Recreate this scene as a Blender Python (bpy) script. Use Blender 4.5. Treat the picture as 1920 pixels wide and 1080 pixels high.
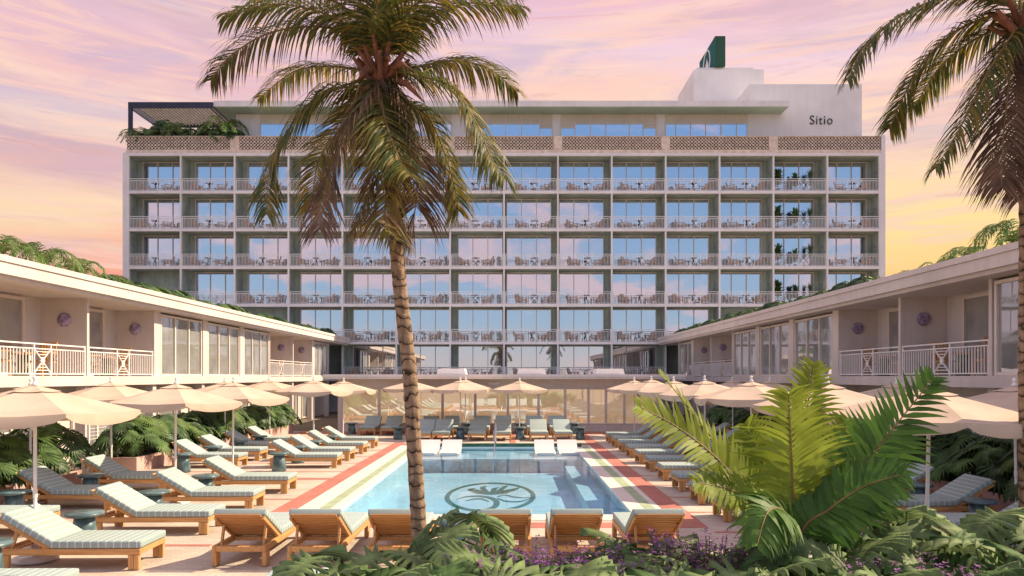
import bpy, bmesh, math, random
from mathutils import Vector, Matrix, Euler
PI = math.pi
R = math.radians
S = bpy.context.scene
for o in list(bpy.data.objects): bpy.data.objects.remove(o)
C = S.collection
# ------------------------------------------------------------------ camera, world, sun
H, F = 2.65, 1340.0                      # eye height, focal length in photo pixels
cam = bpy.data.objects.new('camera', bpy.data.cameras.new('camera')); C.objects.link(cam)
cam.location = (0, 0, H); cam.rotation_euler = (R(90), 0, 0)
cam.data.lens = 36*F/1920; cam.data.sensor_width = 36; cam.data.shift_y = 167/1920
cam.data.clip_start = 0.05; cam.data.clip_end = 5000
S.camera = cam
SUN_EL, SUN_AZ = R(40), R(76)            # azimuth measured from +y towards +x
sun = bpy.data.objects.new('sun', bpy.data.lights.new('sun', 'SUN')); C.objects.link(sun)
sdir = Vector((math.cos(SUN_EL)*math.sin(SUN_AZ), math.cos(SUN_EL)*math.cos(SUN_AZ), math.sin(SUN_EL)))
sun.rotation_euler = (-sdir).to_track_quat('-Z', 'Y').to_euler()
sun.data.energy = 5.0; sun.data.angle = R(0.8); sun.data.color = (1.0, .80, .56)
S.view_settings.view_transform = 'Standard'; S.view_settings.look = 'None'
S.view_settings.exposure = 0.66; S.view_settings.gamma = 1
S.render.resolution_x, S.render.resolution_y = 1024, 576
S.render.engine = 'CYCLES'
S.cycles.max_bounces = 7; S.cycles.transparent_max_bounces = 12; S.cycles.caustics_reflective = False
S.cycles.caustics_refractive = False

def lin(c):
    return tuple(((v/255)/12.92 if v/255 <= .04045 else ((v/255+.055)/1.055)**2.4) for v in c)+(1,)

W = bpy.data.worlds.new('World'); S.world = W; W.use_nodes = True
nt = W.node_tree; N = nt.nodes; L = nt.links; N.clear()
def nd(nt, t, **k):
    n = nt.nodes.new(t)
    for a, v in k.items(): setattr(n, a, v)
    return n
def ramp(nt, stops, src=None):
    r = nt.nodes.new('ShaderNodeValToRGB'); e = r.color_ramp.elements
    while len(e) > 1: e.remove(e[0])
    e[0].position = stops[0][0]; e[0].color = stops[0][1]
    for p, c in stops[1:]:
        x = e.new(p); x.color = c
    if src is not None: nt.links.new(src, r.inputs[0])
    return r
def mth(nt, op, a, b=None, c=None, clamp=False):
    n = nt.nodes.new('ShaderNodeMath'); n.operation = op; n.use_clamp = clamp
    for i, v in enumerate((a, b, c)):
        if v is None: continue
        if isinstance(v, (int, float)): n.inputs[i].default_value = v
        else: nt.links.new(v, n.inputs[i])
    return n.outputs[0]
def mixc(nt, f, a, b, mode='MIX'):
    n = nt.nodes.new('ShaderNodeMix'); n.data_type = 'RGBA'; n.blend_type = mode
    for i, v in ((0, f), (6, a), (7, b)):
        if isinstance(v, (int, float)): n.inputs[i].default_value = v
        elif isinstance(v, tuple): n.inputs[i].default_value = v
        else: nt.links.new(v, n.inputs[i])
    return n.outputs[2]
def maprange(nt, v, a, b, c=0., d=1., smooth=True):
    n = nt.nodes.new('ShaderNodeMapRange'); n.interpolation_type = 'SMOOTHSTEP' if smooth else 'LINEAR'
    nt.links.new(v, n.inputs[0])
    for i, x in enumerate((a, b, c, d)): n.inputs[i+1].default_value = x
    return n.outputs[0]
tc = nd(nt, 'ShaderNodeTexCoord'); sx = nd(nt, 'ShaderNodeSeparateXYZ'); L.new(tc.outputs['Generated'], sx.inputs[0])
X_, Y_, Z_ = sx.outputs
def skynoise(scale, vec, off, detail=5, dist=.6, rough=.55):
    m = nd(nt, 'ShaderNodeMapping'); L.new(tc.outputs['Generated'], m.inputs[0])
    m.inputs['Scale'].default_value = vec; m.inputs['Location'].default_value = off
    m.inputs['Rotation'].default_value = (0, R(-5), 0)
    n = nd(nt, 'ShaderNodeTexNoise'); L.new(m.outputs[0], n.inputs[0])
    n.inputs['Scale'].default_value = scale; n.inputs['Detail'].default_value = detail
    n.inputs['Distortion'].default_value = dist; n.inputs['Roughness'].default_value = rough
    return n.outputs[0]
wob = skynoise(2.2, (1, 1, 2.5), (3, 1, 5), 4)
zz = mth(nt, 'ADD', Z_, mth(nt, 'MULTIPLY', mth(nt, 'SUBTRACT', wob, .5), .16))
left = ramp(nt, [(0, lin((232,140,125))), (.10, lin((238,150,135))), (.15, lin((244,170,145))), (.19, lin((246,216,180))),
                 (.225, lin((226,182,178))), (.27, lin((206,176,186))), (.31, lin((236,208,200))), (.35, lin((236,190,192))),
                 (.40, lin((226,190,206))), (.5, lin((205,180,212))), (.8, lin((175,175,212)))], zz)
right = ramp(nt, [(0, lin((250,180,95))), (.12, lin((253,202,132))), (.17, lin((254,216,148))), (.21, lin((253,222,160))),
                  (.25, lin((248,214,178))), (.30, lin((253,224,190))), (.36, lin((250,206,186))), (.42, lin((240,208,218))),
                  (.48, lin((242,192,200))), (.8, lin((215,195,205)))], zz)
u = maprange(nt, X_, -.42, .36)
front = mixc(nt, u, left.outputs[0], right.outputs[0])
st = skynoise(1.5, (1.3, 1.3, 9), (1.3, 7, 2), 6, .9)
front = mixc(nt, mth(nt, 'MULTIPLY', maprange(nt, st, .48, .64), .62), front, lin((208,176,188)))
st2 = skynoise(2.0, (1.0, 1.0, 10), (8, 2, 6), 6, 1.0)
front = mixc(nt, mth(nt, 'MULTIPLY', maprange(nt, st2, .52, .70), .55), front, lin((255,222,196)))
st3 = skynoise(2.6, (1.0, 1.0, 7), (2, 5, 1), 8, 1.4, .62)
front = mixc(nt, mth(nt, 'MULTIPLY', mth(nt, 'MULTIPLY', maprange(nt, st3, .47, .66), maprange(nt, Z_, .10, .34)), .5), front, lin((190,178,208)))
st4 = skynoise(3.6, (1.0, 1.0, 12), (6, 3, 9), 8, 1.6, .65)
front = mixc(nt, mth(nt, 'MULTIPLY', maprange(nt, st4, .48, .62), .62), front, lin((250,206,190)))
st5 = skynoise(4.5, (1.0, 1.0, 14), (1, 8, 4), 8, 1.2, .7)
front = mixc(nt, mth(nt, 'MULTIPLY', maprange(nt, st5, .54, .70), .45), front, lin((216,166,166)))
sky = nd(nt, 'ShaderNodeTexSky', sky_type='NISHITA'); sky.sun_disc = False
sky.sun_elevation = SUN_EL; sky.sun_rotation = SUN_AZ; sky.altitude = 0; sky.air_density = 1.1; sky.dust_density = 1.2
skyc = mixc(nt, 1.0, sky.outputs[0], (.105, .105, .105, 1), 'MULTIPLY')
bk = mixc(nt, .8, skyc, ramp(nt, [(0, lin((225,205,200))), (.08, lin((165,190,218))), (.32, lin((125,165,218))), (.5, lin((190,190,210))), (1, lin((195,190,210)))], Z_).outputs[0])
pk = skynoise(3.0, (1.2, 1.2, 3.0), (4, 9, 3), 5, .8)
bk = mixc(nt, mth(nt, 'MULTIPLY', maprange(nt, pk, .48, .60), .75), bk, lin((232,196,198)))
bk = mixc(nt, 1.0, bk, (1.34, 1.34, 1.34, 1), 'MULTIPLY')
yb = maprange(nt, Y_, -.15, .45)
allc = mixc(nt, yb, bk, front)
bg = nd(nt, 'ShaderNodeBackground'); L.new(allc, bg.inputs[0]); bg.inputs[1].default_value = 0.68
wo = nd(nt, 'ShaderNodeOutputWorld'); L.new(bg.outputs[0], wo.inputs[0])

# ------------------------------------------------------------------ materials
def M(name, col, rough=.7, var=.12, scale=6., bump=0., bscale=40., metal=0., spec=.4, trans=0., col2=None, bdist=.02, coat=0.):
    m = bpy.data.materials.new(name); m.use_nodes = True; t = m.node_tree; t.nodes.clear()
    out = nd(t, 'ShaderNodeOutputMaterial'); b = nd(t, 'ShaderNodeBsdfPrincipled')
    b.inputs['Roughness'].default_value = rough; b.inputs['Metallic'].default_value = metal
    b.inputs['Specular IOR Level'].default_value = spec; b.inputs['Coat Weight'].default_value = coat
    co = nd(t, 'ShaderNodeTexCoord')
    n = nd(t, 'ShaderNodeTexNoise'); t.links.new(co.outputs['Object'], n.inputs[0])
    n.inputs['Scale'].default_value = scale; n.inputs['Detail'].default_value = 5
    c = col if len(col) == 4 else col+(1,)
    lo = tuple(v*(1-var) for v in c[:3])+(1,); hi = (col2+(1,)) if col2 else tuple(min(1, v*(1+var)) for v in c[:3])+(1,)
    cc = mixc(t, maprange(t, n.outputs[0], .3, .7), lo, hi)
    t.links.new(cc, b.inputs['Base Color'])
    if bump:
        n2 = nd(t, 'ShaderNodeTexNoise'); t.links.new(co.outputs['Object'], n2.inputs[0]); n2.inputs['Scale'].default_value = bscale
        n2.inputs['Detail'].default_value = 4
        bp = nd(t, 'ShaderNodeBump'); bp.inputs['Strength'].default_value = bump; bp.inputs['Distance'].default_value = bdist
        t.links.new(n2.outputs[0], bp.inputs['Height']); t.links.new(bp.outputs[0], b.inputs['Normal'])
    sh = b.outputs[0]
    if trans:
        tr = nd(t, 'ShaderNodeBsdfTranslucent'); t.links.new(cc, tr.inputs[0])
        ms = nd(t, 'ShaderNodeMixShader'); ms.inputs[0].default_value = trans
        t.links.new(sh, ms.inputs[1]); t.links.new(tr.outputs[0], ms.inputs[2]); sh = ms.outputs[0]
    t.links.new(sh, out.inputs[0])
    m['bsdf'] = b.name
    return m
def streak(m, amt=.10):
    t = m.node_tree; b = t.nodes[m['bsdf']]; l = b.inputs['Base Color'].links[0]; src = l.from_socket
    co = nd(t, 'ShaderNodeTexCoord'); mp = nd(t, 'ShaderNodeMapping'); t.links.new(co.outputs['Object'], mp.inputs[0]); mp.inputs['Scale'].default_value = (2.2, 2.2, .22)
    n = nd(t, 'ShaderNodeTexNoise'); t.links.new(mp.outputs[0], n.inputs[0]); n.inputs['Scale'].default_value = 1.5; n.inputs['Detail'].default_value = 6
    t.links.new(mixc(t, 1.0, src, ramp(t, [(.35, (1-amt, 1-amt, 1-amt*1.15, 1)), (.6, (1, 1, 1, 1))], n.outputs[0]).outputs[0], 'MULTIPLY'), b.inputs['Base Color'])
def glassmat(name, col, fac, rough=.01, edge=.25, transparent=0., glow=0.):
    """coated window glass in front of dim rooms: base colour plus a mirror reflection"""
    m = bpy.data.materials.new(name); m.use_nodes = True; t = m.node_tree; t.nodes.clear()
    out = nd(t, 'ShaderNodeOutputMaterial')
    d = nd(t, 'ShaderNodeBsdfDiffuse'); co = nd(t, 'ShaderNodeTexCoord')
    n = nd(t, 'ShaderNodeTexNoise'); t.links.new(co.outputs['Object'], n.inputs[0]); n.inputs['Scale'].default_value = 1.2
    t.links.new(mixc(t, maprange(t, n.outputs[0], .35, .65), tuple(v*.8 for v in col)+(1,), col+(1,)), d.inputs[0])
    g = nd(t, 'ShaderNodeBsdfGlossy'); g.inputs['Roughness'].default_value = rough; g.inputs[0].default_value = (.95, .97, 1, 1)
    bp = nd(t, 'ShaderNodeBump'); n2 = nd(t, 'ShaderNodeTexNoise'); t.links.new(co.outputs['Object'], n2.inputs[0]); n2.inputs['Scale'].default_value = .7
    bp.inputs['Strength'].default_value = .12; bp.inputs['Distance'].default_value = .03
    t.links.new(n2.outputs[0], bp.inputs['Height']); t.links.new(bp.outputs[0], g.inputs['Normal'])
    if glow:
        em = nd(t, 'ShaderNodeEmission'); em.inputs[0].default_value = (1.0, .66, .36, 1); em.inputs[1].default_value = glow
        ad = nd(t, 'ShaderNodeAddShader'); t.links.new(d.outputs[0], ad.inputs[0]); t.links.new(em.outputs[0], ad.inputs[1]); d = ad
    fr = nd(t, 'ShaderNodeFresnel'); fr.inputs[0].default_value = 1.45
    f = mth(t, 'ADD', fac, mth(t, 'MULTIPLY', fr.outputs[0], edge), clamp=True)
    base = d.outputs[0]
    if transparent:
        tr = nd(t, 'ShaderNodeBsdfTransparent'); tr.inputs[0].default_value = (.9, .93, .93, 1)
        m0 = nd(t, 'ShaderNodeMixShader'); m0.inputs[0].default_value = transparent
        t.links.new(d.outputs[0], m0.inputs[1]); t.links.new(tr.outputs[0], m0.inputs[2]); base = m0.outputs[0]
    ms = nd(t, 'ShaderNodeMixShader'); t.links.new(f, ms.inputs[0])
    t.links.new(base, ms.inputs[1]); t.links.new(g.outputs[0], ms.inputs[2]); t.links.new(ms.outputs[0], out.inputs[0])
    return m
def brickmat(name, c1, c2, mortar, bw, rh, rough=.75, ms=.006, rot=0.):
    m = M(name, c1, rough, bump=.15, bscale=60); t = m.node_tree; b = t.nodes[m['bsdf']]
    co = nd(t, 'ShaderNodeTexCoord'); mp = nd(t, 'ShaderNodeMapping'); t.links.new(co.outputs['Object'], mp.inputs[0]); mp.inputs['Rotation'].default_value = (0, 0, rot)
    br = nd(t, 'ShaderNodeTexBrick'); t.links.new(mp.outputs[0], br.inputs[0])
    br.inputs['Color1'].default_value = c1+(1,); br.inputs['Color2'].default_value = c2+(1,); br.inputs['Mortar'].default_value = mortar+(1,)
    br.inputs['Scale'].default_value = 1; br.inputs['Brick Width'].default_value = bw; br.inputs['Row Height'].default_value = rh
    br.inputs['Mortar Size'].default_value = ms; br.inputs['Bias'].default_value = 0
    n = nd(t, 'ShaderNodeTexNoise'); t.links.new(co.outputs['Object'], n.inputs[0]); n.inputs['Scale'].default_value = .9; n.inputs['Detail'].default_value = 6
    cc = mixc(t, 1.0, br.outputs[0], ramp(t, [(.3, (.80, .79, .78, 1)), (.65, (1.05, 1.04, 1.03, 1))], n.outputs[0]).outputs[0], 'MULTIPLY')
    t.links.new(cc, b.inputs['Base Color'])
    return m
def stripemat(name, base, line, period, w, axis=0):
    m = M(name, base, .9, spec=.1); t = m.node_tree; b = t.nodes[m['bsdf']]
    co = nd(t, 'ShaderNodeTexCoord'); s = nd(t, 'ShaderNodeSeparateXYZ'); t.links.new(co.outputs['Object'], s.inputs[0])
    fr = mth(t, 'FRACT', mth(t, 'DIVIDE', s.outputs[axis], period))
    k = mth(t, 'LESS_THAN', fr, w)
    n = nd(t, 'ShaderNodeTexNoise'); t.links.new(co.outputs['Object'], n.inputs[0]); n.inputs['Scale'].default_value = 90; n.inputs['Detail'].default_value = 2
    bb = mixc(t, maprange(t, n.outputs[0], .3, .7), tuple(v*.82 for v in base)+(1,), tuple(v*1.15 for v in base)+(1,))
    t.links.new(mixc(t, k, bb, line+(1,)), b.inputs['Base Color'])
    bp = nd(t, 'ShaderNodeBump'); bp.inputs['Strength'].default_value = .35; bp.inputs['Distance'].default_value = .004
    t.links.new(n.outputs[0], bp.inputs['Height']); t.links.new(bp.outputs[0], b.inputs['Normal'])
    return m
def woodmat(name, a, bcol, axis=0):
    m = M(name, a, .5, spec=.35); t = m.node_tree; b = t.nodes[m['bsdf']]
    co = nd(t, 'ShaderNodeTexCoord'); mp = nd(t, 'ShaderNodeMapping'); t.links.new(co.outputs['Object'], mp.inputs[0])
    sc = [22, 22, 22]; sc[axis] = 1.6; mp.inputs['Scale'].default_value = sc
    n = nd(t, 'ShaderNodeTexNoise'); t.links.new(mp.outputs[0], n.inputs[0]); n.inputs['Scale'].default_value = 1.6; n.inputs['Detail'].default_value = 6
    t.links.new(mixc(t, maprange(t, n.outputs[0], .3, .7), bcol+(1,), a+(1,)), b.inputs['Base Color'])
    return m

WHITE = M('white_paint', (.74, .70, .69), .6, .06, .6, bump=.1, bscale=25)
PLAST = M('white_plaster', (.76, .735, .73), .8, .09, .35, bump=.2, bscale=14)
WINGW = M('wing_plaster', (.66, .585, .55), .8, .06, .5, bump=.2, bscale=18)
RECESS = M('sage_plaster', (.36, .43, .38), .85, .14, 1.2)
SOFFIT = M('sage_soffit', (.40, .52, .42), .8, .08, .5)
RAIL = M('rail_paint', (.80, .78, .77), .5, .04, 3)
FRAMEM = M('frame_paint', (.70, .62, .56), .5, .05, 3)
TAN = M('blind_panel', (.60, .55, .46), .7, .06, 1)
BREEZE = M('breeze_block', (.66, .54, .44), .85, .16, 3)
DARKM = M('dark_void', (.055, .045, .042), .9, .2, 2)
NAVY = M('navy_metal', (.022, .028, .055), .5, .2, 2)
SLATM = M('pergola_slat', (.09, .08, .085), .5, .2, 2)
GREENS = M('dark_green_sign', (.018, .075, .038), .5, .1, 1)
GREENS2 = M('sea_green_sign', (.03, .13, .13), .85, .1, 1, spec=.1)
BLACK = M('black_letter', (.015, .018, .016), .4, .1, 3)
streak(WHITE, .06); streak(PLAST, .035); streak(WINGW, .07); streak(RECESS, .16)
TWGLASS = glassmat('tower_glass', (.10, .15, .19), .60)
PHGLASS = glassmat('penthouse_glass', (.10, .18, .30), .62)
WGLASS = glassmat('wing_glass', (.34, .34, .32), .34)
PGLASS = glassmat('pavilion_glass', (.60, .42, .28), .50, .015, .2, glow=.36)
DECK = brickmat('deck_paver', (.64, .565, .48), (.53, .455, .38), (.42, .35, .29), .22, .075)
REDP = brickmat('red_paver', (.52, .20, .155), (.45, .165, .13), (.42, .19, .15), .22, .075)
REDP2 = brickmat('red_paver_cross', (.52, .20, .155), (.45, .165, .13), (.42, .19, .15), .22, .06, rot=PI/2)
CREAM = M('cream_coping', (.72, .64, .57), .7, .06, 2, bump=.1)
PALEG = M('pale_green_tile', (.36, .44, .28), .6, .12, 3)
DKG = M('green_pool_tile', (.045, .12, .07), .35, .3, 6)
POOLB = M('pool_plaster', (.72, .82, .84), .6, .06, 1.2)
EMB = M('emblem_mosaic', (.002, .14, .085), .4, .4, 26)
REFLBLUE = M('blue_reflection_paint', (.16, .38, .50), .4, .3, 9)
GROUND = M('ground_soil', (.20, .16, .12), .95, .2, .5)
SOIL = M('planter_soil', (.06, .045, .03), .95, .3, 6, bump=.6)
PINKP = M('pink_planter_render', (.55, .37, .34), .85, .1, 2, bump=.15)
TEAK = woodmat('teak', (.66, .37, .15), (.50, .25, .09))
TEAKY = woodmat('teak_cross', (.66, .36, .14), (.48, .23, .08), 1)
TEAKZ = woodmat('teak_leg', (.66, .38, .155), (.50, .25, .09), 2)
MATT = stripemat('striped_cushion', (.34, .43, .42), (.66, .70, .66), .105, .13)
CHAIRM = M('balcony_wood', (.46, .25, .13), .6, .2, 8)
CHAIRD = M('dark_metal_table', (.05, .05, .055), .5, .2, 5)
CANVAS = M('canvas', (.60, .475, .375), .95, .09, 1.6, bump=.35, bscale=260, trans=.10, spec=.05, bdist=.003)
GLAZE = M('blue_glaze', (.075, .15, .175), .3, .35, 5, coat=.2, col2=(.16, .25, .27))
STEEL = M('steel', (.7, .7, .72), .15, .05, 2, metal=1)
PURP = M('purple_ceramic', (.30, .23, .36), .4, .5, 9)
PLASTW = M('white_resin', (.70, .67, .66), .35, .03, 2)
BARK = M('palm_bark', (.30, .20, .13), .9, .35, 9, bump=.6, bscale=25)
SHEATH = M('palm_sheath', (.19, .075, .04), .8, .4, 6, bump=.5)
RACH = M('frond_rib', (.20, .13, .045), .6, .3, 4)
FG = M('frond_green', (.095, .115, .03), .5, .35, 2.0, trans=.38, spec=.35)
FO = M('frond_gold', (.46, .30, .06), .55, .35, 2.5, trans=.42, col2=(.20, .19, .04))
FD = M('frond_dead', (.17, .10, .065), .75, .4, 3, trans=.25)
LIME = M('fan_leaf_lime', (.27, .36, .035), .5, .3, 2.5, trans=.55, spec=.22, col2=(.36, .44, .06))
DGRN = M('fan_leaf_green', (.075, .16, .028), .5, .3, 2.5, trans=.4, spec=.25)
MONS = M('monstera_leaf', (.085, .155, .05), .6, .45, 5, trans=.25, spec=.2)
MONL = M('monstera_light', (.17, .24, .095), .6, .4, 5, trans=.25, spec=.2)
MOND = M('monstera_dark', (.05, .10, .035), .45, .35, 3.5, trans=.2, spec=.4)
ROOFG = M('roof_leaf', (.12, .20, .045), .55, .35, 3, trans=.28)
STEMG = M('green_stem', (.10, .15, .04), .6, .3, 5)
PURF = M('purple_flower', (.24, .09, .27), .7, .4, 20, trans=.2)
SHRUBG = M('shrub_leaf', (.055, .085, .03), .6, .4, 8, trans=.2)
YGR = M('groundcover_leaf', (.16, .20, .035), .6, .4, 5, trans=.25)
def watermat():
    m = bpy.data.materials.new('pool_water'); m.use_nodes = True; t = m.node_tree; t.nodes.clear()
    out = nd(t, 'ShaderNodeOutputMaterial'); tr = nd(t, 'ShaderNodeBsdfTransparent'); tr.inputs[0].default_value = (.62, .845, .98, 1)
    g = nd(t, 'ShaderNodeBsdfGlossy'); g.inputs['Roughness'].default_value = .015; fr = nd(t, 'ShaderNodeFresnel'); fr.inputs[0].default_value = 1.25
    co = nd(t, 'ShaderNodeTexCoord'); n = nd(t, 'ShaderNodeTexNoise'); t.links.new(co.outputs['Object'], n.inputs[0]); n.inputs['Scale'].default_value = 2.4
    n.inputs['Detail'].default_value = 3
    bp = nd(t, 'ShaderNodeBump'); bp.inputs['Strength'].default_value = .10; bp.inputs['Distance'].default_value = .05
    t.links.new(n.outputs[0], bp.inputs['Height'])
    t.links.new(bp.outputs[0], g.inputs['Normal'])
    ms = nd(t, 'ShaderNodeMixShader'); t.links.new(fr.outputs[0], ms.inputs[0]); t.links.new(tr.outputs[0], ms.inputs[1]); t.links.new(g.outputs[0], ms.inputs[2])
    t.links.new(ms.outputs[0], out.inputs[0]); return m
WATER = watermat()

# ------------------------------------------------------------------ mesh builder
class MB:
    def __init__(s): s.v = []; s.f = []; s.mi = []; s.sm = []
    def add(s, vs, fs, mi=0, smooth=False):
        b = len(s.v); s.v += [tuple(p) for p in vs]
        for f in fs: s.f.append(tuple(b+i for i in f)); s.mi.append(mi); s.sm.append(smooth)
    def box(s, x0, y0, z0, x1, y1, z1, mi=0):
        if x0 > x1: x0, x1 = x1, x0
        if y0 > y1: y0, y1 = y1, y0
        if z0 > z1: z0, z1 = z1, z0
        s.add([(x0,y0,z0),(x1,y0,z0),(x1,y1,z0),(x0,y1,z0),(x0,y0,z1),(x1,y0,z1),(x1,y1,z1),(x0,y1,z1)],
              [(0,3,2,1),(4,5,6,7),(0,1,5,4),(1,2,6,5),(2,3,7,6),(3,0,4,7)], mi)
    def bar(s, a, b, w, h, up=(0,0,1), mi=0):
        a = Vector(a); b = Vector(b); d = (b-a).normalized(); up = Vector(up)
        sd = d.cross(up)
        if sd.length < 1e-4: sd = d.cross(Vector((1,0,0)))
        sd.normalize(); u_ = sd.cross(d).normalized(); sd *= w/2; u_ *= h/2
        vs = [a-sd-u_, a+sd-u_, a+sd+u_, a-sd+u_, b-sd-u_, b+sd-u_, b+sd+u_, b-sd+u_]
        s.add(vs, [(0,1,2,3),(7,6,5,4),(0,4,5,1),(1,5,6,2),(2,6,7,3),(3,7,4,0)], mi)
    def tube(s, pts, rad, n=8, mi=0, cap=True):
        pts = [Vector(p) for p in pts]; rings = []
        if not isinstance(rad, (list, tuple)): rad = [rad]*len(pts)
        pr = None
        for i, p in enumerate(pts):
            d = (pts[min(i+1, len(pts)-1)]-pts[max(i-1, 0)]).normalized()
            if pr is None:
                a = d.cross(Vector((0,0,1)))
                if a.length < .1: a = d.cross(Vector((1,0,0)))
            else: a = pr-d*pr.dot(d)
            a.normalize(); pr = a; b = d.cross(a)
            rings.append([p+(a*math.cos(2*PI*k/n)+b*math.sin(2*PI*k/n))*rad[i] for k in range(n)])
        vs = [q for r in rings for q in r]; fs = []
        for i in range(len(pts)-1):
            for k in range(n): fs.append((i*n+k, i*n+(k+1)%n, (i+1)*n+(k+1)%n, (i+1)*n+k))
        s.add(vs, fs, mi, True)
        if cap:
            s.add(rings[0], [tuple(range(n))[::-1]], mi); s.add(rings[-1], [tuple(range(n))], mi)
    def lathe(s, prof, n=20, mi=0, c=(0,0,0)):
        vs = [(c[0]+r*math.cos(2*PI*k/n), c[1]+r*math.sin(2*PI*k/n), c[2]+z) for r, z in prof for k in range(n)]
        fs = [(i*n+k, i*n+(k+1)%n, (i+1)*n+(k+1)%n, (i+1)*n+k) for i in range(len(prof)-1) for k in range(n)]
        s.add(vs, fs, mi, True)
    def prism(s, poly, off, mi=0):           # planar polygon extruded by the vector off
        n = len(poly); off = Vector(off)
        vs = [Vector(p) for p in poly]+[Vector(p)+off for p in poly]
        s.add(vs, [tuple(range(n)), tuple(range(2*n-1, n-1, -1))]+[(i, (i+1)%n+0, (i+1)%n+n, i+n) for i in range(n)], mi)
    def build(s, name, mats, parent=None, bevel=0, loc=None, seg=1, recalc=False):
        me = bpy.data.meshes.new(name); me.from_pydata(s.v, [], s.f)
        if not isinstance(mats, (list, tuple)): mats = [mats]
        for m in mats: me.materials.append(m)
        me.polygons.foreach_set('material_index', s.mi); me.polygons.foreach_set('use_smooth', s.sm)
        if bevel or recalc:
            bm = bmesh.new(); bm.from_mesh(me)
            if bevel:
                bmesh.ops.bevel(bm, geom=[e for e in bm.edges if len(e.link_faces) == 2 and e.calc_face_angle(0) > .6], offset=bevel, segments=seg, profile=.6, affect='EDGES')
            bmesh.ops.recalc_face_normals(bm, faces=bm.faces)
            if seg > 1:
                for f in bm.faces: f.smooth = True
            bm.to_mesh(me); bm.free()
        me.update()
        o = bpy.data.objects.new(name, me); C.objects.link(o)
        if parent: o.parent = parent
        if loc: o.location = loc
        return o
def tag(o, label=None, cat=None, group=None, kind=None):
    if label: o['label'] = label
    if cat: o['category'] = cat
    if group: o['group'] = group
    if kind: o['kind'] = kind
    return o
def thing(name, label, cat, loc=(0,0,0), rz=0, group=None):
    o = bpy.data.objects.new(name, None); C.objects.link(o); o.empty_display_size = .2
    o.location = loc; o.rotation_euler = (0, 0, rz)
    return tag(o, label, cat, group)
def copy_tree(o, parent=None):
    c = o.copy(); C.objects.link(c)
    if parent: c.parent = parent
    for ch in KIDS.get(o.name, []): copy_tree(ch, c)
    return c
KIDS = {}
def register(root):
    for o in bpy.data.objects:
        if o.parent: KIDS.setdefault(o.parent.name, [])
    KIDS.update({})
def snap_kids():
    KIDS.clear()
    for o in bpy.data.objects:
        if o.parent: KIDS.setdefault(o.parent.name, []).append(o)
def instance(proto, loc, rz, label, group=None, scale=1, first=[None]):
    """first use moves the prototype itself, later uses copy it"""
    if not proto.get('_used'):
        o = proto; o['_used'] = 1
    else:
        o = copy_tree(proto)
    o.location = loc; o.rotation_euler = (0, 0, rz); o.scale = (scale,)*3 if not isinstance(scale, tuple) else scale
    o['label'] = label
    if group: o['group'] = group
    return o
def P(px, py, d): return Vector(((px-960)*d/F, d, H-(py-707)*d/F))
ORD = ['first','second','third','fourth','fifth','sixth','seventh','eighth','ninth','tenth','eleventh','twelfth','thirteenth','fourteenth','fifteenth','sixteenth','seventeenth','eighteenth','nineteenth','twentieth','twenty-first','twenty-second','twenty-third','twenty-fourth','twenty-fifth']

# ------------------------------------------------------------------ ground, deck, pool
PX0, PX1, PY0, PY1 = -3.44, 2.34, 13.75, 27.1      # water outline
def sheet(name, x0, y0, x1, y1, z, m, kind='structure'):
    b = MB(); b.add([(x0,y0,z),(x1,y0,z),(x1,y1,z),(x0,y1,z)], [(0,1,2,3)]); return tag(b.build(name, m), kind=kind)
g = MB()
OX0, OX1, OY0, OY1 = -60, 60, -60, 90
def frame_sheet(name, outer, hole, z, m):
    b = MB(); x0,y0,x1,y1 = outer; a0,b0,a1,b1 = hole
    b.add([(x0,y0,z),(x1,y0,z),(x1,y1,z),(x0,y1,z),(a0,b0,z),(a1,b0,z),(a1,b1,z),(a0,b1,z)], [(0,1,5,4),(1,2,6,5),(2,3,7,6),(3,0,4,7)])
    return tag(b.build(name, m), kind='structure')
frame_sheet('ground', (-1500,-1500,1500,1500), (PX0-.3,PY0-.3,PX1+.3,PY1+.3), -.02, GROUND)
frame_sheet('pool_deck', (-13,-4,11.6,35), (PX0-.2,PY0-.1,PX1+.28,PY1+.1), 0, DECK)
# coping, stripes
frame_sheet('pool_coping', (-4.30,13.2,3.0,27.5), (PX0,PY0,PX1,PY1), .006, CREAM)
for (x0,y0,x1,y1) in ((-3.87,13.3,-3.65,27.3), (2.66,13.3,2.88,27.3)):
    sheet('green_stripe', x0, y0, x1, y1, .0105, PALEG)
sheet('red_stripe', -4.74, 12.55, -4.30, 28.9, .004, REDP2)
sheet('red_stripe', 3.02, 12.55, 3.46, 33.4, .004, REDP2)
sheet('red_stripe', -4.30, 12.55, 3.02, 13.0, .004, REDP)
sheet('red_stripe', -4.30, 27.9, 3.02, 28.4, .004, REDP)
sheet('red_stripe', -10.2, 33.0, 9.0, 34.7, .004, REDP)
sheet('red_stripe', -3.4, 28.4, -3.1, 33.0, .004, REDP2)
sheet('red_stripe', -.1, 28.4, .15, 33.0, .004, REDP2)
sheet('red_stripe', -10.2, 18.45, -4.74, 18.75, .004, REDP)
sheet('red_stripe', -10.2, 9.0, -3.0, 9.35, .004, REDP)
for y in (11.25, 13.4, 15.5, 20.0, 22.0, 23.9, 25.9, 28.4):
    sheet('red_stripe', -10.2, y-.06, -4.74, y+.06, .004, REDP)
for y in (12.2, 14.0, 15.75, 17.5, 19.25, 21.0, 22.7, 24.4, 26.2, 28.0, 29.6):
    sheet('red_stripe', 3.46, y-.05, 9.0, y+.05, .004, REDP)
pool = thing('pool', None, None); tag(pool, kind='structure')
b = MB(); zb = -.60
x0, x1, y0, y1 = PX0, PX1, PY0, PY1
def quad(b, p, mi=0): b.add(p, [(0,1,2,3)], mi)
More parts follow.
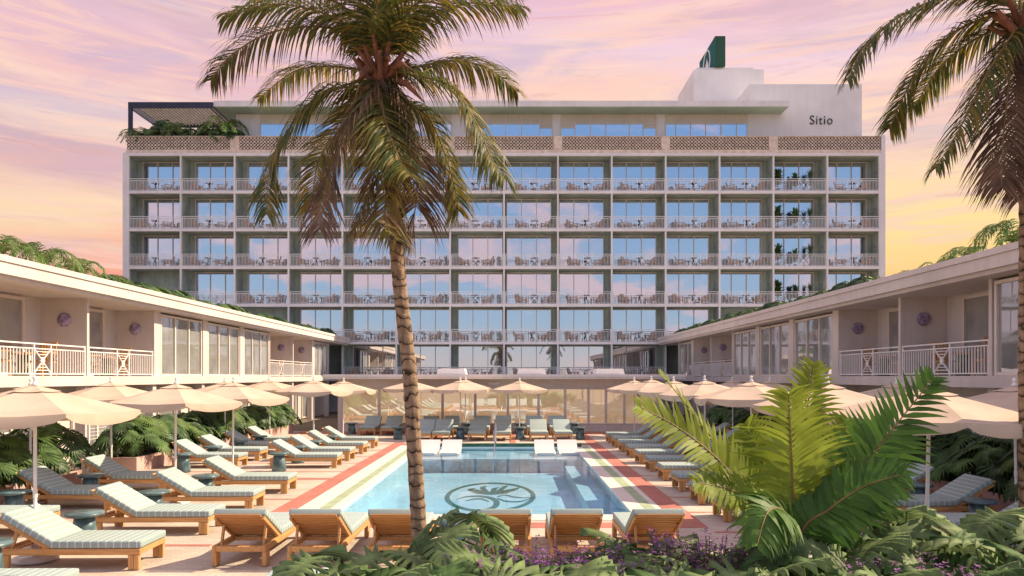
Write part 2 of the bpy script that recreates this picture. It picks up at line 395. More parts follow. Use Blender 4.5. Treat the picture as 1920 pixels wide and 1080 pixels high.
quad(b, [(x0,y0,zb),(x1,y0,zb),(x1,y1,zb),(x0,y1,zb)])
quad(b, [(x0,y0,zb),(x0,y1,zb),(x0,y1,.003),(x0,y0,.003)]); quad(b, [(x1,y0,zb),(x1,y0,.003),(x1,y1,.003),(x1,y1,zb)])
quad(b, [(x0,y0,zb),(x0,y0,.003),(x1,y0,.003),(x1,y0,zb)]); quad(b, [(x0,y1,zb),(x1,y1,zb),(x1,y1,.003),(x0,y1,.003)])
b.build('basin', POOLB, pool)
b = MB(); b.box(x0+.003, 24.3, zb+.003, x1-.003, y1-.003, -.14); b.build('tanning_ledge', POOLB, pool)
b = MB(); b.box(x0+.004, 24.28, zb+.004, x1-.64, 24.2995, -.143); b.build('ledge_reflection', REFLBLUE, pool)  # thin blue sheet: dark reflection of the shaded wall painted on the ledge front
b = MB(); b.box(x1-.62, 14.6, zb+.003, x1-.003, 23.4, -.26); b.build('bench', POOLB, pool)
b = MB(); b.box(x0+.01, y1+.002, -.03, x1+.3, y1+.14, .13); b.build('far_edge_curb', DKG, pool, bevel=.01)
water = sheet('water', x0, y0, x1, y1, -.045, WATER)
# emblem on the pool floor, strokes of varying width in a unit circle
def stroke(b, pts, ws, cx, cy, rx, ry, z):
    P3 = []
    n = len(pts); K = 10
    def cr(p0,p1,p2,p3,t): return .5*((2*p1)+(-p0+p2)*t+(2*p0-5*p1+4*p2-p3)*t*t+(-p0+3*p1-3*p2+p3)*t**3)
    sm = []; wm = []
    for i in range(n-1):
        a = [Vector(pts[max(i-1,0)]), Vector(pts[i]), Vector(pts[i+1]), Vector(pts[min(i+2,n-1)])]
        for k in range(K): sm.append(cr(*a, k/K)); wm.append(ws[i]*(1-k/K)+ws[i+1]*k/K)
    sm.append(Vector(pts[-1])); wm.append(ws[-1]); L_ = []; R_ = []
    for i, p in enumerate(sm):
        d = (sm[min(i+1,len(sm)-1)]-sm[max(i-1,0)]).normalized(); nn = Vector((-d.y, d.x))*wm[i]/2
        L_.append(p+nn); R_.append(p-nn)
    vs = [(cx+q.x*rx, cy+q.y*ry, z) for q in L_+R_]; m = len(L_)
    b.add(vs, [(i, i+1, m+i+1, m+i) for i in range(m-1)])
b = MB(); E = (-.59, 19.6, 1.22, 2.35, zb+.006)
ring = [(.15,-.95)]+[(math.cos(a)*.96, math.sin(a)*.96) for a in [R(t) for t in range(-60, 226, 15)]]
ring += [(-.45,-.86),(-.23,-.93),(.05,-.84),(.16,-.6),(.12,-.32),(-.05,-.13),(-.3,-.05),(-.54,-.1),(-.73,-.28)]
stroke(b, ring, [.03]+[.11]*20+[.11,.12,.13,.13,.13,.12,.10,.07,.02], *E)
stroke(b, [(-.52,-.38),(-.38,-.27),(-.2,-.24),(0,-.42)], [.02,.08,.09,.02], *E)
stroke(b, [(.15,-.12),(.32,.02),(.55,-.12),(.8,-.16),(.97,-.1)], [.04,.07,.09,.05,.02], *E)
stroke(b, [(.17,-.2),(.35,-.38),(.6,-.42),(.8,-.3),(.97,-.12)], [.04,.08,.08,.05,.02], *E)
stroke(b, [(-.53,.40),(-.3,.2),(0,.14),(.3,.2),(.58,.42)], [.02,.14,.18,.14,.02], *E)
for a_, h_ in ((-.34,.55), (-.15,.72), (.05,.62), (.2,.75), (.38,.6)):
    stroke(b, [(a_*.6,.22),(a_*1.0,.36),(a_*1.5,h_-.12),(a_*1.45+.10,h_)], [.12,.13,.12,.02], *E)
b.build('emblem', EMB, pool)

# ------------------------------------------------------------------ railings, windows
def railing_mb(w, h=.92, panel=True, thick=.022, step=.11, cx=None):
    """railing in the xz plane, from x=0 to w, base at z=0"""
    b = MB(); t = thick
    b.box(0, -t*1.2, h-.035, w, t*1.2, h); b.box(0, -t, h-.16, w, t, h-.13); b.box(0, -t, .04, w, t, .07)
    pc = w*.5 if cx is None else cx; pw = .34 if panel else 0
    x = step*.7
    while x < w-.03:
        if not (panel and abs(x-pc) < pw): b.box(x-.011, -.011, .07, x+.011, .011, h-.14)
        x += step
    for x in (0.02, w-.02): b.box(x-.02, -.02, 0, x+.02, .02, h-.036)
    if panel:
        for x in (pc-pw, pc+pw): b.box(x-.018, -.018, 0, x+.018, .018, h-.036)
        z0, z1 = .07, h-.14; zc = (z0+z1)/2
        b.bar((pc-pw,0,z0), (pc+pw,0,z1), .022, .03, (0,1,0)); b.bar((pc-pw,.004,z1), (pc+pw,.004,z0), .022, .03, (0,1,0))
        for k in (.28, .52, .76):
            for sg in (-1, 1):
                b.box(pc-pw*k, -.009, zc+sg*(zc-z0)*k-.01, pc+pw*k, .009, zc+sg*(zc-z0)*k+.01)
        b.add([(pc, -.02, zc+.09), (pc+.09, -.02, zc), (pc, -.02, zc-.09), (pc-.09, -.02, zc), (pc, .02, zc+.09), (pc+.09, .02, zc), (pc, .02, zc-.09), (pc-.09, .02, zc)],
              [(0,3,2,1), (4,5,6,7), (0,1,5,4), (1,2,6,5), (2,3,7,6), (3,0,4,7)])
    return b
def window_mbs(w, h, n, fw=.05, y=0):
    b = MB(); b.box(0, -.04, 0, fw, .04, h); b.box(w-fw, -.04, 0, w, .04, h)
    b.box(fw, -.037, h-fw, w-fw, .04, h); b.box(fw, -.037, 0, w-fw, .04, fw)
    for i in range(1, n):
        x = w*i/n; b.box(x-fw/2, -.033, fw, x+fw/2, .037, h-fw)
    p = MB(); p.add([(fw*.5,.02,fw*.5),(w-fw*.5,.02,fw*.5),(w-fw*.5,.02,h-fw*.5),(fw*.5,.02,h-fw*.5)], [(0,1,2,3)])
    return b, p
# ------------------------------------------------------------------ tower
TX0, TD, BAY = -28.02, 52.0, 3.92
TXE = TX0+14*BAY
LV = [2.49+2.743*i for i in range(7)]        # slab tops; LV[6] = roof slab
tower = thing('hotel_tower', 'tall white seven storey hotel block with a grid of balconies behind the pool', 'building')
b = MB(); DEP = 1.4
for i, z in enumerate(LV):
    b.box(TX0+.10, TD-.03, z-.2, TXE-.10, TD+DEP, z, 0)
for k in range(15):
    x = TX0+k*BAY; w = .17 if k in (0, 14) else .055
    if k == 0: b.box(x-.28, TD-.06, 0, x+.0, TD+10, LV[6]+.03)
    elif k == 14: b.box(x-.0, TD-.06, 0, x+.28, TD+10, LV[6]+1.27)
    b.box(x-w*(k != 0), TD-.05, 0, x+w*(k != 14), TD+.12, LV[6]-.01)
b.build('facade', WHITE, tower)
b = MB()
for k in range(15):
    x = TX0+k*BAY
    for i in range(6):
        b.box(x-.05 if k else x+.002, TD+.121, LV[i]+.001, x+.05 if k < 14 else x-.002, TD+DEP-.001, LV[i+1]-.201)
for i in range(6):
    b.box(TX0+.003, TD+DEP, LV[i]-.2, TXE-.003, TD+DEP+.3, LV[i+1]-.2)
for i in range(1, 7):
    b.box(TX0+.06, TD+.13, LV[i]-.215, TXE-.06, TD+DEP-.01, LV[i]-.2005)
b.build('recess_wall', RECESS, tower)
b = MB(); b.box(TX0, TD+DEP+.3, 0, TXE, TD+10, LV[6]-.003); b.build('body', PLAST, tower)
rail0 = railing_mb(BAY-.14, .90, thick=.02, step=.105, cx=1.78).build('balcony_railing', RAIL, tower)
rail1 = railing_mb(BAY-.14, .90, thick=.02, step=.105, cx=2.14).build('balcony_railing', RAIL, tower)
wh = 2.743-.2-.06
fb, pb = window_mbs(3.36, wh, 3, .055)
win0 = fb.build('window', FRAMEM, tower); pan0 = pb.build('pane', TWGLASS, win0)
sc = MB(); sc.lathe([(0,-.02),(.10,-.015),(.12,.01),(.06,.04),(0,.05)], 10); sc0 = sc.build('wall_sconce', PURP, tower)
used = {'r0': 0, 'r1': 0, 'w': 0, 's': 0}
def place_part(proto, key, loc, rot=(0,0,0), parent=tower, kids=()):
    if used[key] == 0: o = proto; used[key] = 1
    else:
        o = proto.copy(); C.objects.link(o); o.parent = parent
        for k in kids:
            kk = k.copy(); C.objects.link(kk); kk.parent = o
    o.location = loc; o.rotation_euler = rot; return o
vis = {5: range(14), 4: range(14), 3: range(14), 2: range(1, 14), 1: range(3, 11), 0: range(4, 10)}
for i, ks in vis.items():
    for k in ks:
        x = TX0+k*BAY; right = k >= 7
        place_part(rail1 if right else rail0, 'r1' if right else 'r0', (x+.07, TD+.05, LV[i]+.002))
        place_part(win0, 'w', (x+(.16 if right else BAY-3.36-.10), TD+DEP-.045, LV[i]+.004), kids=(pan0,))
        if i >= 2:
            if right: place_part(sc0, 's', (x+BAY-.056, TD+.75, LV[i]+1.6), (0, R(-90), 0))
            else: place_part(sc0, 's', (x+.056, TD+.75, LV[i]+1.6), (0, R(90), 0))
# breeze-block parapet, piers every two bays
ZP = LV[6]
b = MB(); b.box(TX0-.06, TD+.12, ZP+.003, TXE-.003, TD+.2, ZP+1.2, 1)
b.box(TX0-.06, TD-.02, ZP+.003, TXE-.003, TD+.119, ZP+.24, 0); b.box(TX0-.06, TD-.03, ZP+1.2, TXE-.003, TD+.2, ZP+1.24, 0)
pier = [TX0+.1]+[TX0+2*j*BAY for j in range(1, 7)]+[TXE-.25]
for j in range(1, 7): b.box(pier[j]-.32, TD-.02, ZP+.24, pier[j]+.32, TD+.119, ZP+1.2, 0)
b.build('parapet', [BREEZE, DARKM], tower)
b = MB()
for j in range(7):
    a0 = pier[j]+(.32 if j else -.1); a1 = pier[j+1]-(.32 if j < 6 else -.2)
    n = int((a1-a0)/.24); cw = (a1-a0)/n; ch = .24
    for r in range(4):
        z = ZP+.24+r*ch
        for c in range(n):
            x = a0+c*cw; cx, cz = x+cw/2, z+ch/2; y = TD+.03
            hw, hh = cw*.24, ch*.24
            b.add([(cx,y,cz+hh*1.5),(cx+hw*1.5,y,cz),(cx,y,cz-hh*1.5),(cx-hw*1.5,y,cz)], [(0,3,2,1)])
            for sx_, sz_ in ((1,1),(1,-1),(-1,1),(-1,-1)):
                b.add([(cx+sx_*cw/2,y,cz+sz_*ch/2),(cx+sx_*(cw/2-hw*.95),y,cz+sz_*ch/2),(cx+sx_*cw/2,y,cz+sz_*(ch/2-hh*.95))], [(0,1,2)])
            b.bar((x,y+.01,z),(x+cw,y+.01,z+ch),.03,.05,(0,1,0)); b.bar((x,y+.015,z+ch),(x+cw,y+.015,z),.03,.05,(0,1,0))
b.build('breeze_block_screen', BREEZE, tower)
# penthouse
pd = 53.85
def TXp(px, d): return (px-960)*d/F
b = MB(); b.box(TXp(442,pd), pd, ZP, TXp(1405,pd), pd+6, 22.45); b.build('penthouse_wall', PLAST, tower)
b = MB(); xs = [488,538,592,640,-1,884,912,948,978,1012,1035,-1,1052,1078,1107,1136,1180,1206,1230,-1,1248,1267,1295,1323,1352,1381,1401]
wf = MB(); 
groups = [[488,538,592,640],[662,700,750,800,846],[884,912,948,978,1012,1035],[1052,1078,1107,1136,1180,1206,1230],[1248,1267,1295,1323,1352,1381,1401]]
for gi, gx in enumerate(groups):
    X = [TXp(v, pd-.03) for v in gx]; wm = MB(); z0, zm, z1 = ZP+.6, 21.72, 22.44
    for x in X: wm.box(x-.03, pd-.09, z0, x+.03, pd-.002, z1)
    for i in range(len(X)-1):
        wm.box(X[i]+.03, pd-.08, zm-.03, X[i+1]-.03, pd-.002, zm+.03)
    w = wm.build('penthouse_window', FRAMEM, tower)
    tp = MB(); pp = MB()
    for i in range(len(X)-1):
        tp.box(X[i]+.03, pd-.04, zm+.03, X[i+1]-.03, pd-.003, z1)
        edge = (gi in (2,3) and i in (0, len(X)-2))
        if edge: tp.box(X[i]+.031, pd-.045, zm-.35, X[i+1]-.031, pd-.003, zm-.031)
        pp.box(X[i]+.03, pd-.035, z0, X[i+1]-.03, pd-.003, zm-.03 if not edge else zm-.351)
    tp.build('blind', TAN, w); pp.build('pane', PHGLASS, w)
b = MB(); b.box(TXp(400,52.4), 52.4, 22.5, TXp(1480,52.4), 60, 22.92); b.build('penthouse_roof', WHITE, tower)
b = MB(); b.box(TXp(400,52.4)+.05, 52.45, 22.46, TXp(1480,52.4)-.05, 59.9, 22.4995); b.build('roof_soffit', SOFFIT, tower)
b = MB(); b.box(TXp(1405,pd)+.002, pd-.004, ZP, TXp(1616,pd), 57.7, 24.72); b.build('sign_wall', PLAST, tower)
b = MB(); b.box(14.7, 57.72, 22.9, 20.35, 63.4, 27.5); b.box(15.0, 57.9, 27.5, 19.55, 63.2, 27.72); b.build('rooftop_block', PLAST, tower)
b = MB(); b.box(12.95, 57.5, 22.9, 13.35, 57.9, 23.25); b.tube([(13.1,57.6,23.25),(13.1,57.6,23.9)], .05, 6); b.build('roof_vent', PLAST, tower)
cu = bpy.data.curves.new('t', 'FONT'); cu.body = 'S\u00edtio'; cu.size = 1.0; cu.extrude = .03; cu.align_x = 'LEFT'; cu.space_character = 1.12; cu.offset = -.010
to = bpy.data.objects.new('t', cu); C.objects.link(to)
dg = bpy.context.evaluated_depsgraph_get(); tm = bpy.data.meshes.new_from_object(to.evaluated_get(dg)); bpy.data.objects.remove(to)
xs_ = [v.co.x for v in tm.vertices]; wd = max(xs_)-min(xs_)
let = bpy.data.objects.new('lettering', tm); C.objects.link(let); tm.materials.clear(); tm.materials.append(BLACK); let.parent = tower
let.rotation_euler = (R(90), 0, 0); let.location = (TXp(1519,pd-.06)-min(xs_)*1.69/wd, pd-.04, H+(707-233)*(pd-.06)/F)
let.scale = (1.69/wd, .98, 1)
# green sign on the roof
gs = thing('rooftop_sign', 'dark green slab sign with a white oval emblem on top of the hotel roof', 'sign', (16.8, 60, 27.72))
b = MB(); b.box(-.40, -2.4, 0, .40, 2.4, 2.42); b.build('panel', GREENS, gs)
b = MB(); b.box(-.43, -2.397, .003, -.401, 2.397, 2.417); b.build('side_face', GREENS2, gs)
b = MB()
el = [(-.45, math.cos(R(a))*1.0, 1.16+math.sin(R(a))*1.1) for a in range(-90, 271, 9)]
b.tube(el, .06, 6)
for dy, hh in ((-.35,.6), (0,.95), (.35,.65)): b.prism([(-.46,dy-.14,.25),(-.46,dy+.14,.25),(-.46,dy+.17,.5+hh*.7),(-.46,dy,.7+hh),(-.46,dy-.17,.5+hh*.7)], (.03,0,0))
b.build('emblem', RAIL, gs)
# pergola
pg = thing('pergola', 'dark navy rooftop pergola with slatted roof at the left end of the hotel roof', 'pergola', (-25, 54, ZP))
b = MB(); X0, X1 = TXp(240,52.3)+25, TXp(399,52.3)+25; Zt = 22.78-ZP; yf, yb = -1.7, 2.6
b.box(X0, yf, Zt-.42, X1, yf+.14, Zt); b.box(X0, yb-.14, Zt-.40, X1+3, yb, Zt-.003); b.box(X0, yf+.14, Zt-.40, X0+.14, yb-.14, Zt-.003); b.build('beam', NAVY, pg)
for (x, y) in ((X0, yf), (X0, yb-.2)):
    b = MB(); b.box(x+.003, y+.003, 0, x+.26, y+.2, Zt-.42); b.build('post', NAVY, pg)
b = MB(); x = X0+.6
while x < X1+2.6: b.bar((x, yf+.14, Zt-.22), (x, yb-.14, Zt-.22), .05, .2, (0,0,1)); x += .26
b.build('slats', SLATM, pg)

# ------------------------------------------------------------------ side wings
def wing(name, label, sgn, Xw, y0, bays, yend, mat):
    """sgn -1: left wing facing +x; +1: right wing facing -x. Xw distance of the wall plane."""
    root = thing(name, label, 'building')
    s = sgn
    def B(b, a0, y0_, z0, a1, y1_, z1, mi=0): b.box(s*a0, y0_, z0, s*a1, y1_, z1, mi)
    # a = distance from the axis
    zc, zr0, zr1 = 4.98, 4.95, 5.50
    b = MB()
    B(b, Xw-.62, y0, zr0+.10, Xw+9, yend, zr1-.17); B(b, Xw-.66, y0, zr1-.165, Xw+9.02, yend+.02, zr1-.02); B(b, Xw-.50, y0+.01, zr0, Xw+8.9, yend-.02, zr0+.099)
    b.build('roof', mat, root)
    b = MB(); B(b, Xw-.08, y0, 2.40, Xw+9, yend, 2.68); b.build('floor_slab', mat, root)
    b = MB(); y = y0
    D = 1.35
    for bi, kind in enumerate(bays):
        B(b, Xw, y-.055, 2.68, Xw+.14, y+.055, zr0)
        if kind == 'b':
            B(b, Xw+.141, y-.05, 2.68, Xw+D, y+.05, zr0); B(b, Xw+D+.001, y-.046, 2.682, Xw+D+.25, y+BAY+.046, zr0+.001)
            if bays[bi+1] != 'b': B(b, Xw+.141, y+BAY-.05, 2.6801, Xw+D-.001, y+BAY+.049, zr0-.0005)
        elif kind == 'w':
            B(b, Xw+.4, y-.043, 2.684, Xw+.6, y+BAY+.043, zr0+.003)
            B(b, Xw+.002, y+.056, 2.68, Xw+.12, y+.40, zr0); 
        y += BAY
    B(b, Xw, y-.055, 2.68, Xw+.14, y+.055, zr0)
    B(b, Xw+D+.3, y0, 2.68, Xw+9, yend, zr0-.002)
    b.build('upper_wall', mat, root)
    b = MB(); B(b, Xw+.9, y0, 0, Xw+9, yend, 2.40); b.build('ground_floor_wall', mat, root)
    y = y0
    while y < yend: b = MB(); B(b, Xw+.02, y-.12, 0, Xw+.3, y+.12, 2.40); b.build('pillar', mat, root); y += BAY
    y = y0; rp = None; wp = None; dp = None; sp = None
    rot = R(-90)*s if s > 0 else R(90)
    for kind in bays:
        if kind == 'b':
            # railing: local x runs along world y
            r = railing_mb(BAY-.16, .86, thick=.022, step=.115, cx=(BAY-.16)*.5).build('balcony_railing', RAIL, root) if rp is None else rp.copy()
            if rp is not None: C.objects.link(r); r.parent = root
            rp = rp or r
            r.rotation_euler = (0, 0, R(90)); r.location = (s*(Xw+.05), y+.08, 2.682)
            if dp is None:
                f_, p_ = window_mbs(2.7, 2.2, 2, .09); d = f_.build('balcony_door', FRAMEM, root); p = p_.build('pane', WGLASS, d); dp = (d, p)
            else:
                d = dp[0].copy(); C.objects.link(d); d.parent = root; p = dp[1].copy(); C.objects.link(p); p.parent = d
            d.rotation_euler = (0, 0, R(90)*-s); d.location = (s*(Xw+D-.05), y+(.95 if s > 0 else .95), 2.684)
            if s > 0: d.location.y = y+.35+2.7
            if s < 0: d.location.y = y+.35
            c = MB() if sp is None else None
            if sp is None:
                c.lathe([(0,-.03),(.17,-.02),(.20,.01),(.17,.05),(.08,.09),(0,.08)], 16)
                q = c.build('wall_sconce', PURP, root); sp = q
            else: q = sp.copy(); C.objects.link(q); q.parent = root
            q.rotation_euler = (R(90), 0, 0); q.location = (s*(Xw+.66), y+BAY-.075, 4.32)
        elif kind == 'w':
            if wp is None:
                f_, p_ = window_mbs(3.36, 2.2, 3, .08); d = f_.build('window', FRAMEM, root); p = p_.build('pane', WGLASS, d); wp = (d, p)
            else:
                d = wp[0].copy(); C.objects.link(d); d.parent = root; p = wp[1].copy(); C.objects.link(p); p.parent = d
            d.rotation_euler = (0, 0, R(90)*-s)
            d.location = (s*(Xw+.06), y+.45 if s < 0 else y+.45+3.36, 2.684)
        y += BAY
    # ground floor windows
    y = y0+.6; gp = None
    while y < yend-3:
        if gp is None:
            f_, p_ = window_mbs(2.6, 2.1, 2, .07); d = f_.build('ground_floor_window', FRAMEM, root); p = p_.build('pane', WGLASS, d); gp = (d, p)
        else:
            d = gp[0].copy(); C.objects.link(d); d.parent = root; p = gp[1].copy(); C.objects.link(p); p.parent = d
        d.rotation_euler = (0, 0, R(90)*-s); d.location = (s*(Xw+.85), y if s < 0 else y+2.6, .05); y += BAY
    return root
WL, WR = 12.4, 11.2
wing('hotel_wing', 'sunlit two storey white wing along the left side of the pool deck', -1, WL, 9.15, ['w','b','b','b','w','w','w','b','b','w'], 52-.1, WINGW)
wing('hotel_wing', 'shaded two storey white wing along the right side of the pool deck', 1, WR, 8.9, ['w','w','b','b','w','w','w','b','b','w'], 52-.1, WINGW)
# ------------------------------------------------------------------ pavilion between pool and tower
pv = thing('pool_pavilion', 'low glass fronted pavilion with a flat roof at the far end of the pool', 'building')
D0 = 34.9
b = MB(); b.box(-9.0, D0-.9, 2.66, 8.3, TD-.2, 2.78); b.box(-8.95, D0-.85, 2.56, 8.25, D0+1, 2.659); b.build('roof', WHITE, pv)
b = MB(); b.box(-8.5, D0, 2.12, 7.3, D0+.3, 2.559); b.box(-8.5, D0-.02, 0, -8.3, D0+.3, 2.119); b.box(-8.3, D0, 0, 7.3, D0+.2, .32); b.box(7.1, D0+.002, .32, 7.3, D0+.298, 2.119)
b.build('front_wall', WINGW, pv)
b = MB(); b.box(-8.5, D0+.3, 0, -8.3, TD-.3, 2.55); b.box(7.1, D0+.3, 0, 7.3, TD-.3, 2.55); b.build('side_wall', WINGW, pv)
xs = [-8.3,-6.5,-5.0,-3.4,-1.8,-.2,1.3,2.6,3.75,4.6,5.5,7.1]
for i in range(len(xs)-1):
    f_, p_ = window_mbs(xs[i+1]-xs[i]-.004, 1.78, 1, .06)
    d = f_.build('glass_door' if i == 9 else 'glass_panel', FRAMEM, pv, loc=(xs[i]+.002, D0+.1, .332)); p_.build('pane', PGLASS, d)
b = MB(); b.box(-1.18, D0-.08, 2.26, -.62, D0-.001, 2.42); b.build('bulkhead_lamp', PLASTW, pv, bevel=.03, seg=2)
for i, (xx, lb) in enumerate(((-3.1, 'leftmost'), (1.0, 'middle'), (5.0, 'rightmost'))):
    sk = MB(); sk.prism([(-.75,0,0),(.75,0,0),(.66,0,.30),(-.66,0,.30)], (0,1.6,0))
    tag(sk.build('skylight', WHITE, loc=(xx, D0+1.5, 2.782), recalc=True), lb+' of three low white skylight boxes on the pavilion roof', 'skylight', 'skylights on the pavilion roof')

# ------------------------------------------------------------------ furniture prototypes
def make_lounger():
    r = thing('sun_lounger', 'x', 'sun lounger')
    b = MB()
    for s in (-1, 1): b.box(-.95, s*.35-.025, .20, 1.0, s*.35+.025, .285)
    b.box(-.948, -.325, .205, -.90, .325, .28); b.box(.955, -.325, .205, .998, .325, .28); b.box(-.28, -.325, .21, -.23, .325, .27)
    for k in range(8): b.box(-.2+k*.145, -.325, .262, -.2+k*.145+.10, .325, .28)
    b.build('frame', TEAK, r, bevel=.006)
    for sx_ in (-.86, .91):
        for s in (-1, 1):
            b = MB(); b.box(sx_-.075, s*.35-.032, 0, sx_-.003, s*.35+.032, .199); b.box(sx_+.003, s*.35-.032, 0, sx_+.075, s*.35+.032, .199)
            b.build('leg', TEAKZ, r, bevel=.005)
    b = MB(); b.box(-.24, -.37, .288, 1.01, .37, .392); b.build('seat_cushion', MATT, r, bevel=.028, seg=3)
    a = R(31); L_ = .80
    bc = MB(); bc.box(0, -.37, .0, L_, .37, .10)
    q = bc.build('back_cushion', MATT, r, bevel=.028, seg=3); q.location = (-.24, 0, .292); q.rotation_euler = (0, 0, 0)
    q.rotation_euler = Euler((0, a, 0)); q.matrix_basis = Matrix.Translation((-.235, 0, .30)) @ Matrix.Rotation(a, 4, 'Y') @ Matrix.Scale(-1, 4, (1,0,0))
    b = MB()
    for s in (-1, 1): b.bar((0, s*.335, -.03), (-L_*.98, s*.335, -.03), .035, .055)
    for k in range(11): b.box(-.05-k*.076, -.318, -.028, -.05-k*.076-.060, .318, -.008)
    q = b.build('backrest', TEAKY, r, bevel=.003); q.matrix_basis = Matrix.Translation((-.235, 0, .30)) @ Matrix.Rotation(a, 4, 'Y')
    b = MB()
    for s in (-1, 1): b.bar((-.235-.55*math.cos(a), s*.30, .27+.55*math.sin(a)-.02), (-.80, s*.30, .25), .03, .045)
    b.bar((-.80, -.3, .25), (-.80, .3, .25), .03, .03)
    b.build('prop', TEAK, r)
    return r
def make_umbrella():
    r = thing('umbrella', 'x', 'umbrella')
    b = MB(); b.lathe([(0,0),(.30,0),(.30,.035),(.27,.06),(.05,.07),(.05,.22),(0,.22)], 20); b.build('base', PLASTW, r)
    b = MB(); b.tube([(0,0,.05),(0,0,2.52)], .024, 10); b.tube([(0,0,.9),(0,0,1.0)], .03, 10); b.build('pole', RAIL, r)
    Rr, zt, zr = 1.37, 2.49, 2.13
    def canopy(b, ra, rb, za, zb_, sag, n=6, m=6, k=5):
        for i in range(n):
            A = Vector((math.cos(2*PI*i/n), math.sin(2*PI*i/n), 0)); Bv = Vector((math.cos(2*PI*(i+1)/n), math.sin(2*PI*(i+1)/n), 0))
            vs = []
            for j in range(m+1):
                t = j/m; rr = ra+(rb-ra)*t
                for q in range(k+1):
                    w = q/k; p = (A*(1-w)+Bv*w)*rr; z = za+(zb_-za)*t - sag*math.sin(PI*w)*math.sin(PI*t*.62)*1.0
                    p *= 1+.0*w; vs.append((p.x, p.y, z))
            b.add(vs, [(j*(k+1)+q, (j+1)*(k+1)+q, (j+1)*(k+1)+q+1, j*(k+1)+q+1) for j in range(m) for q in range(k)], 0, True)
    b = MB(); canopy(b, .22, Rr, zt-.055, zr, .03); b.build('canopy', CANVAS, r)
    b = MB(); canopy(b, .012, .34, zt+.02, zt-.065, .012, m=2); b.build('vent_cap', CANVAS, r)
    b = MB(); n, k = 6, 10
    for i in range(n):
        A = Vector((math.cos(2*PI*i/n), math.sin(2*PI*i/n), 0)); Bv = Vector((math.cos(2*PI*(i+1)/n), math.sin(2*PI*(i+1)/n), 0)); vs = []
        for q in range(k+1):
            w = q/k; p = (A*(1-w)+Bv*w)*Rr; zz_ = zr-.03*math.sin(PI*w)*math.sin(PI*.62)
            dr = .05+.11*min(1, math.sin(PI*w)**.5 if 0 < w < 1 else 0); ou = 1.0+.012*math.sin(PI*w)
            vs += [(p.x, p.y, zz_), (p.x*ou, p.y*ou, zz_-dr*.5), (p.x*1.004, p.y*1.004, zz_-dr)]
        b.add(vs, [(q*3+j, q*3+j+1, (q+1)*3+j+1, (q+1)*3+j) for q in range(k) for j in range(2)], 0, True)
    b.build('valance', CANVAS, r)
    for i in range(6):
        a_ = 2*PI*i/6; b = MB(); c_, s_ = math.cos(a_), math.sin(a_)
        b.bar((.03*c_,.03*s_,zt-.07), (Rr*.985*c_,Rr*.985*s_,zr-.02), .018, .025); b.bar((.03*c_,.03*s_,1.95), (.72*c_,.72*s_,zt-.30), .014, .018)
        b.build('rib', RAIL, r)
    b = MB(); b.lathe([(.0,0),(.045,0),(.05,.03),(.022,.05),(.02,.08),(.035,.10),(.03,.13),(.0,.15)], 12, c=(0,0,zt+.015)); b.build('finial', RAIL, r)
    return r
def make_table():
    r = thing('side_table', 'x', 'side table')
    b = MB(); b.lathe([(0,.45),(.20,.45),(.27,.465),(.285,.49),(.27,.515),(0,.52)], 24); b.build('table_top', GLAZE, r)
    b = MB(); b.lathe([(0,0),(.19,0),(.20,.03),(.17,.25),(.145,.45),(0,.45)], 20); b.build('pedestal', GLAZE, r)
    return r
loungerP, umbP, tabP = make_lounger(), make_umbrella(), make_table()
snap_kids()
rng = random.Random(5)
def lounger(x, y, rz, label, group): instance(loungerP, (x, y, .011), rz, label, group)
# left, poolside row (head at -x, feet at +x)
GA = 'sun loungers in the left poolside row'
LA = [8.05, 10.15, 12.35, 14.4, 16.6, 21.15, 22.9, 24.9, 26.9]
for i, y in enumerate(LA): lounger(-6.10, y, rng.uniform(-.03, .03), 'striped lounger in the left row beside the red stripe, %s from the camera' % ORD[i], GA)
LBk = [9.9, 12.2, 14.6, 16.8, 21.15, 22.9, 24.9, 26.9]
for i, y in enumerate(LBk): lounger(-8.95, y, rng.uniform(-.02, .02), 'striped lounger in the back row by the left planters, %s from the camera' % ORD[i], 'sun loungers in the left back row')
# nearest row, seen from behind (feet at +y)
BX = [-3.80, -2.75, -1.66, -.10, .92, 2.05]
BL = ['leftmost', 'second from left', 'third from left', 'fourth from left', 'fifth from left', 'rightmost']
for i, x in enumerate(BX): lounger(x, 10.9, R(90)+rng.uniform(-.015, .015), 'striped lounger seen from behind at the near pool edge, '+BL[i]+' of the row', 'sun loungers at the near pool edge')
lounger(-2.44, 7.45, R(90), 'pale topped lounger end at the bottom edge, nearest the camera, left of the palm', 'sun loungers at the near pool edge')
# far rows, facing the camera
FX = [-3.72, -2.94, -1.46, -.41, 1.13, 2.14]
for i, x in enumerate(FX): lounger(x, 30.5, R(-90), 'sunlit lounger facing the camera beyond the pool, %s from left in the front row' % ORD[i], 'sun loungers beyond the pool, front row')
F2 = [-6.6, -5.6, -3.85, -2.85, -1.4, -.41, 1.05, 2.1]
for i, x in enumerate(F2): lounger(x, 33.4, R(-90), 'lounger facing the camera against the pavilion, %s from left in the back row' % ORD[i], 'sun loungers beyond the pool, back row')
